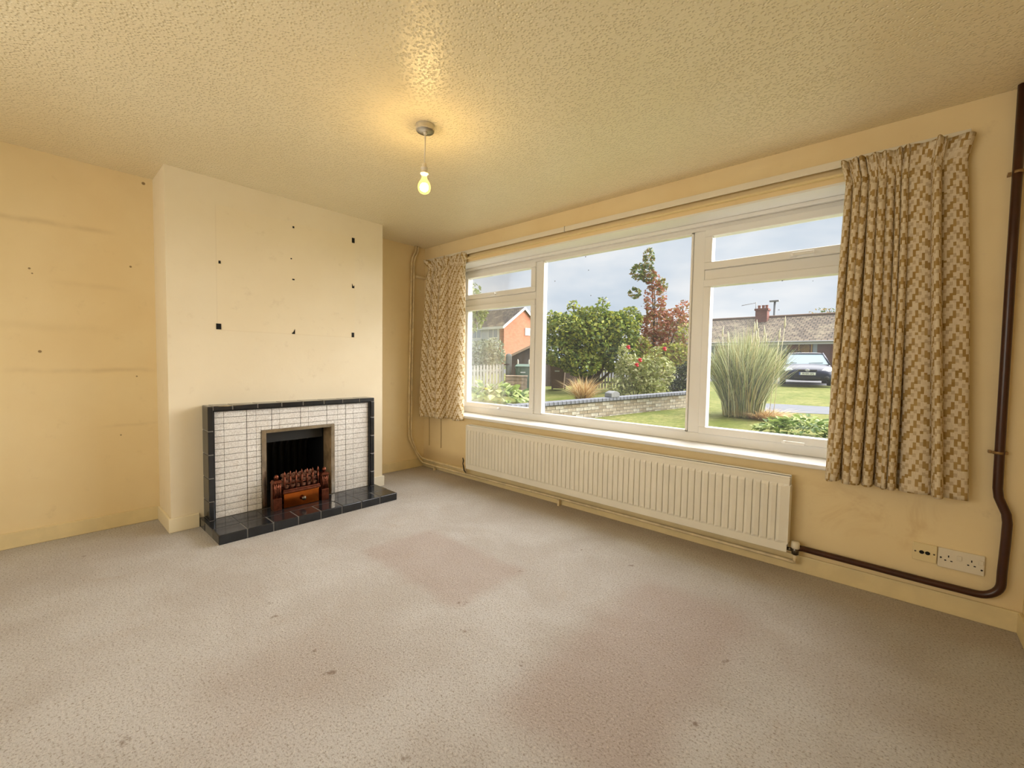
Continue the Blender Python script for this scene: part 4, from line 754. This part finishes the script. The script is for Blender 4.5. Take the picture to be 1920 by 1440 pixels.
zt, zb2 = q0.z, e0 + .5; wdt = q1.x - q0.x
TRM = mat('tan_trellis', (196, 160, 96), .8)
nb = 9
for i in range(-8, nb):
    for s_ in (1, -1):
        xa = q0.x + i * wdt / 6; pts = []
        for k in range(13):
            z = zb2 + (zt - zb2) * k / 12; x = xa + s_ * (z - zb2) * .9 + (wdt * 1.2 if s_ < 0 else 0)
            if q0.x <= x <= q1.x: pts.append((x, by - .05 - .01 * s_, z))
        if len(pts) > 1: tm.tube([pts[0], pts[-1]], .022, 4)
tm.box(q0.x - .04, q0.x + .02, by - .09, by - .02, zb2, zt).box(q1.x - .02, q1.x + .04, by - .09, by - .02, zb2, zt).box(q0.x, q1.x, by - .09, by - .02, zt - .03, zt + .03)
build('trellis', tm, TRM, bu)
a, c_ = onface(1523.5, 644, by), onface(1533, 668, by); o = build('side_light', MB().box(a.x, c_.x, by - .04, by, e0 + .2, a.z), mat('side_light_frame', (120, 110, 104), .5), bu); q = build('pane', MB().box(a.x + .05, c_.x - .05, by - .05, by - .04, e0 + .3, a.z - .06), mat('pale_pane', (150, 168, 184), .08, spec=.8), None); q.parent = o; q.location = -Vector(bu['_b'])
a, c_ = onface(1534, 644, by), onface(1556, 668, by); o = build('door', MB().box(a.x, c_.x, by - .06, by, e0 + .1, a.z), mat('brown_door', (98, 56, 48), .5, var=.15), bu); q = build('door_knocker', MB().lathe([(.03, 0), (.06, -.03), (.03, -.05)], ((a.x + c_.x) / 2, by - .06, e0 + 1.3), 10, 'y'), CHROME, None); q.parent = o; q.location = -Vector(bu['_b'])
for x0_ in (-9.5, -4.6, 9.5):
    o = build('window', MB().box(x0_, x0_ + 2.4, by - .05, by, e0 + .9, e0 + 2.1), mat('window_white', (220, 220, 216), .5), bu); q = build('pane', MB().box(x0_ + .08, x0_ + 1.16, by - .06, by - .05, e0 + .98, e0 + 2.02).box(x0_ + 1.24, x0_ + 2.32, by - .06, by - .05, e0 + .98, e0 + 2.02), mat('dark_pane', (80, 96, 108), .06, spec=.8), None); q.parent = o; q.location = -Vector(bu['_b'])
lpb = onface(1451.5, 600, 44); lz = at(1451.5, 566, (44 - CAM.y) / ray(1451.5, 566).y).z
t = thing('street_lamp', 'thin grey street lamp rising behind the bungalow roof', 'street lamp', (lpb.x, 44, gz(44))); build('column', MB().tube([(lpb.x, 44, gz(44)), (lpb.x, 44, lz)], [.13, .10], 10), mat('lamp_column', (96, 98, 100), .6), t); build('lantern', MB().box(lpb.x - .45, lpb.x + .35, 43.85, 44.15, lz, lz + .16), mat('lantern_grey', (120, 122, 124), .5), t, bevel=.04)
tp = onface(1540, 600, 47); tp.z = gz(47)
tree('street_tree', 'thin twiggy tree top showing above the bungalow ridge', 'tree', tp, [((tp.x, 47, 6.4), (1.0, 1, .45)), ((tp.x + .6, 47, 6.5), (.5, .6, .35))], 70, .2, [G3, RD3], 41, tr=.1)
tree('shrub', 'dark shrub against the bungalow wall beside the trellis', 'shrub', Vector((onface(1484, 660, 32.9).x, 32.9, gz(32.9))), [((onface(1484, 660, 32.9).x, 32.9, gz(32.9) + .8), (1.0, .6, .9))], 900, .12, HD, 42, tr=.04)

# ---- two storey brick house
hc = at(944.7, 640, 53); hx, hy_ = hc.x, hc.y; hg = gz(hy_); HE = at(944.7, 610.3, 53).z
hs = thing('brick_house', 'two storey red brick house with a dark roof and white clad front', 'building', (hx, hy_, hg))
GW = 7.2; HR = HE + 2.45
build('wall', MB().prism([(hy_, hg - .5), (hy_ + GW, hg - .5), (hy_ + GW, HE), (hy_ + GW / 2, HR - .1), (hy_, HE)], hx - 14, hx, 'x'), brick_far('house_brick', (178, 108, 78), (150, 86, 60), (196, 168, 144), 2.0, 'y'), hs)
RF = rooftile('house_roof_tile', (92, 84, 76), (70, 66, 62))
for s_ in (0, 1):
    ye = hy_ - .4 if not s_ else hy_ + GW + .4; zr = HE - .27
    build('roof', MB().add([(hx - 14.2, ye, zr), (hx + .25, ye, zr), (hx + .25, hy_ + GW / 2, HR), (hx - 14.2, hy_ + GW / 2, HR), (hx - 14.2, ye, zr + .16), (hx + .25, ye, zr + .16), (hx + .25, hy_ + GW / 2, HR + .16), (hx - 14.2, hy_ + GW / 2, HR + .16)], [(0, 3, 2, 1), (4, 5, 6, 7), (0, 1, 5, 4), (1, 2, 6, 5), (2, 3, 7, 6), (3, 0, 4, 7)]), RF, hs)
WF = mat('white_fascia', (232, 232, 228), .5)
for ye, zr in ((hy_ - .42, HE - .27), (hy_ + GW + .42, HE - .27)): build('barge_board', MB().add([(hx + .24, ye, zr - .14), (hx + .24, hy_ + GW / 2, HR - .14), (hx + .24, hy_ + GW / 2, HR + .17), (hx + .24, ye, zr + .17), (hx + .32, ye, zr - .14), (hx + .32, hy_ + GW / 2, HR - .14), (hx + .32, hy_ + GW / 2, HR + .17), (hx + .32, ye, zr + .17)], [(0, 1, 2, 3), (7, 6, 5, 4), (0, 4, 5, 1), (1, 5, 6, 2), (2, 6, 7, 3), (3, 7, 4, 0)]), WF, hs)
build('gutter_board', MB().box(hx - 14.2, hx + .25, hy_ - .46, hy_ - .40, HE - .42, HE - .12), WF, hs)
build('cladding', MB().box(hx - 13.5, hx - .75, hy_ - .07, hy_, hg, HE - .05), mat('pale_cladding', (196, 204, 212), .6, var=.06), hs)
def hwin(x0, x1, z0, z1, face):
    bx = (lambda a, b_, d0, d1, c0, c1: MB().box(a, b_, hy_ - d1, hy_ - d0, c0, c1)) if face == 'f' else (lambda a, b_, d0, d1, c0, c1: MB().box(hx + d0, hx + d1, a, b_, c0, c1))
    o = build('window', bx(x0, x1, .0, .12, z0, z1), WF, hs); xm = (x0 + x1) / 2
    for a, b_ in ((x0 + .08, xm - .04), (xm + .04, x1 - .08)): q = build('pane', bx(a, b_, .12, .13, z0 + .08, z1 - .08), mat('house_pane', (130, 148, 164), .08, spec=.8), None); q.parent = o; q.location = -Vector(hs['_b'])
for x0_ in (-2.6, -5.6, -8.6, -11.6): hwin(hx + x0_, hx + x0_ + 1.7, HE - 1.5, HE - .35, 'f'); hwin(hx + x0_, hx + x0_ + 1.7, hg + .9, hg + 2.2, 'f')
def onx(px, py, X): d = ray(px, py); return CAM + d * ((X - CAM.x) / d.x)
wA, wB = onx(984, 615, hx), onx(994, 629.5, hx); hwin(wA.y, wB.y, wB.z, wA.z, 'g')
for o in bpy.data.objects:
    if '_b' in o: del o['_b']
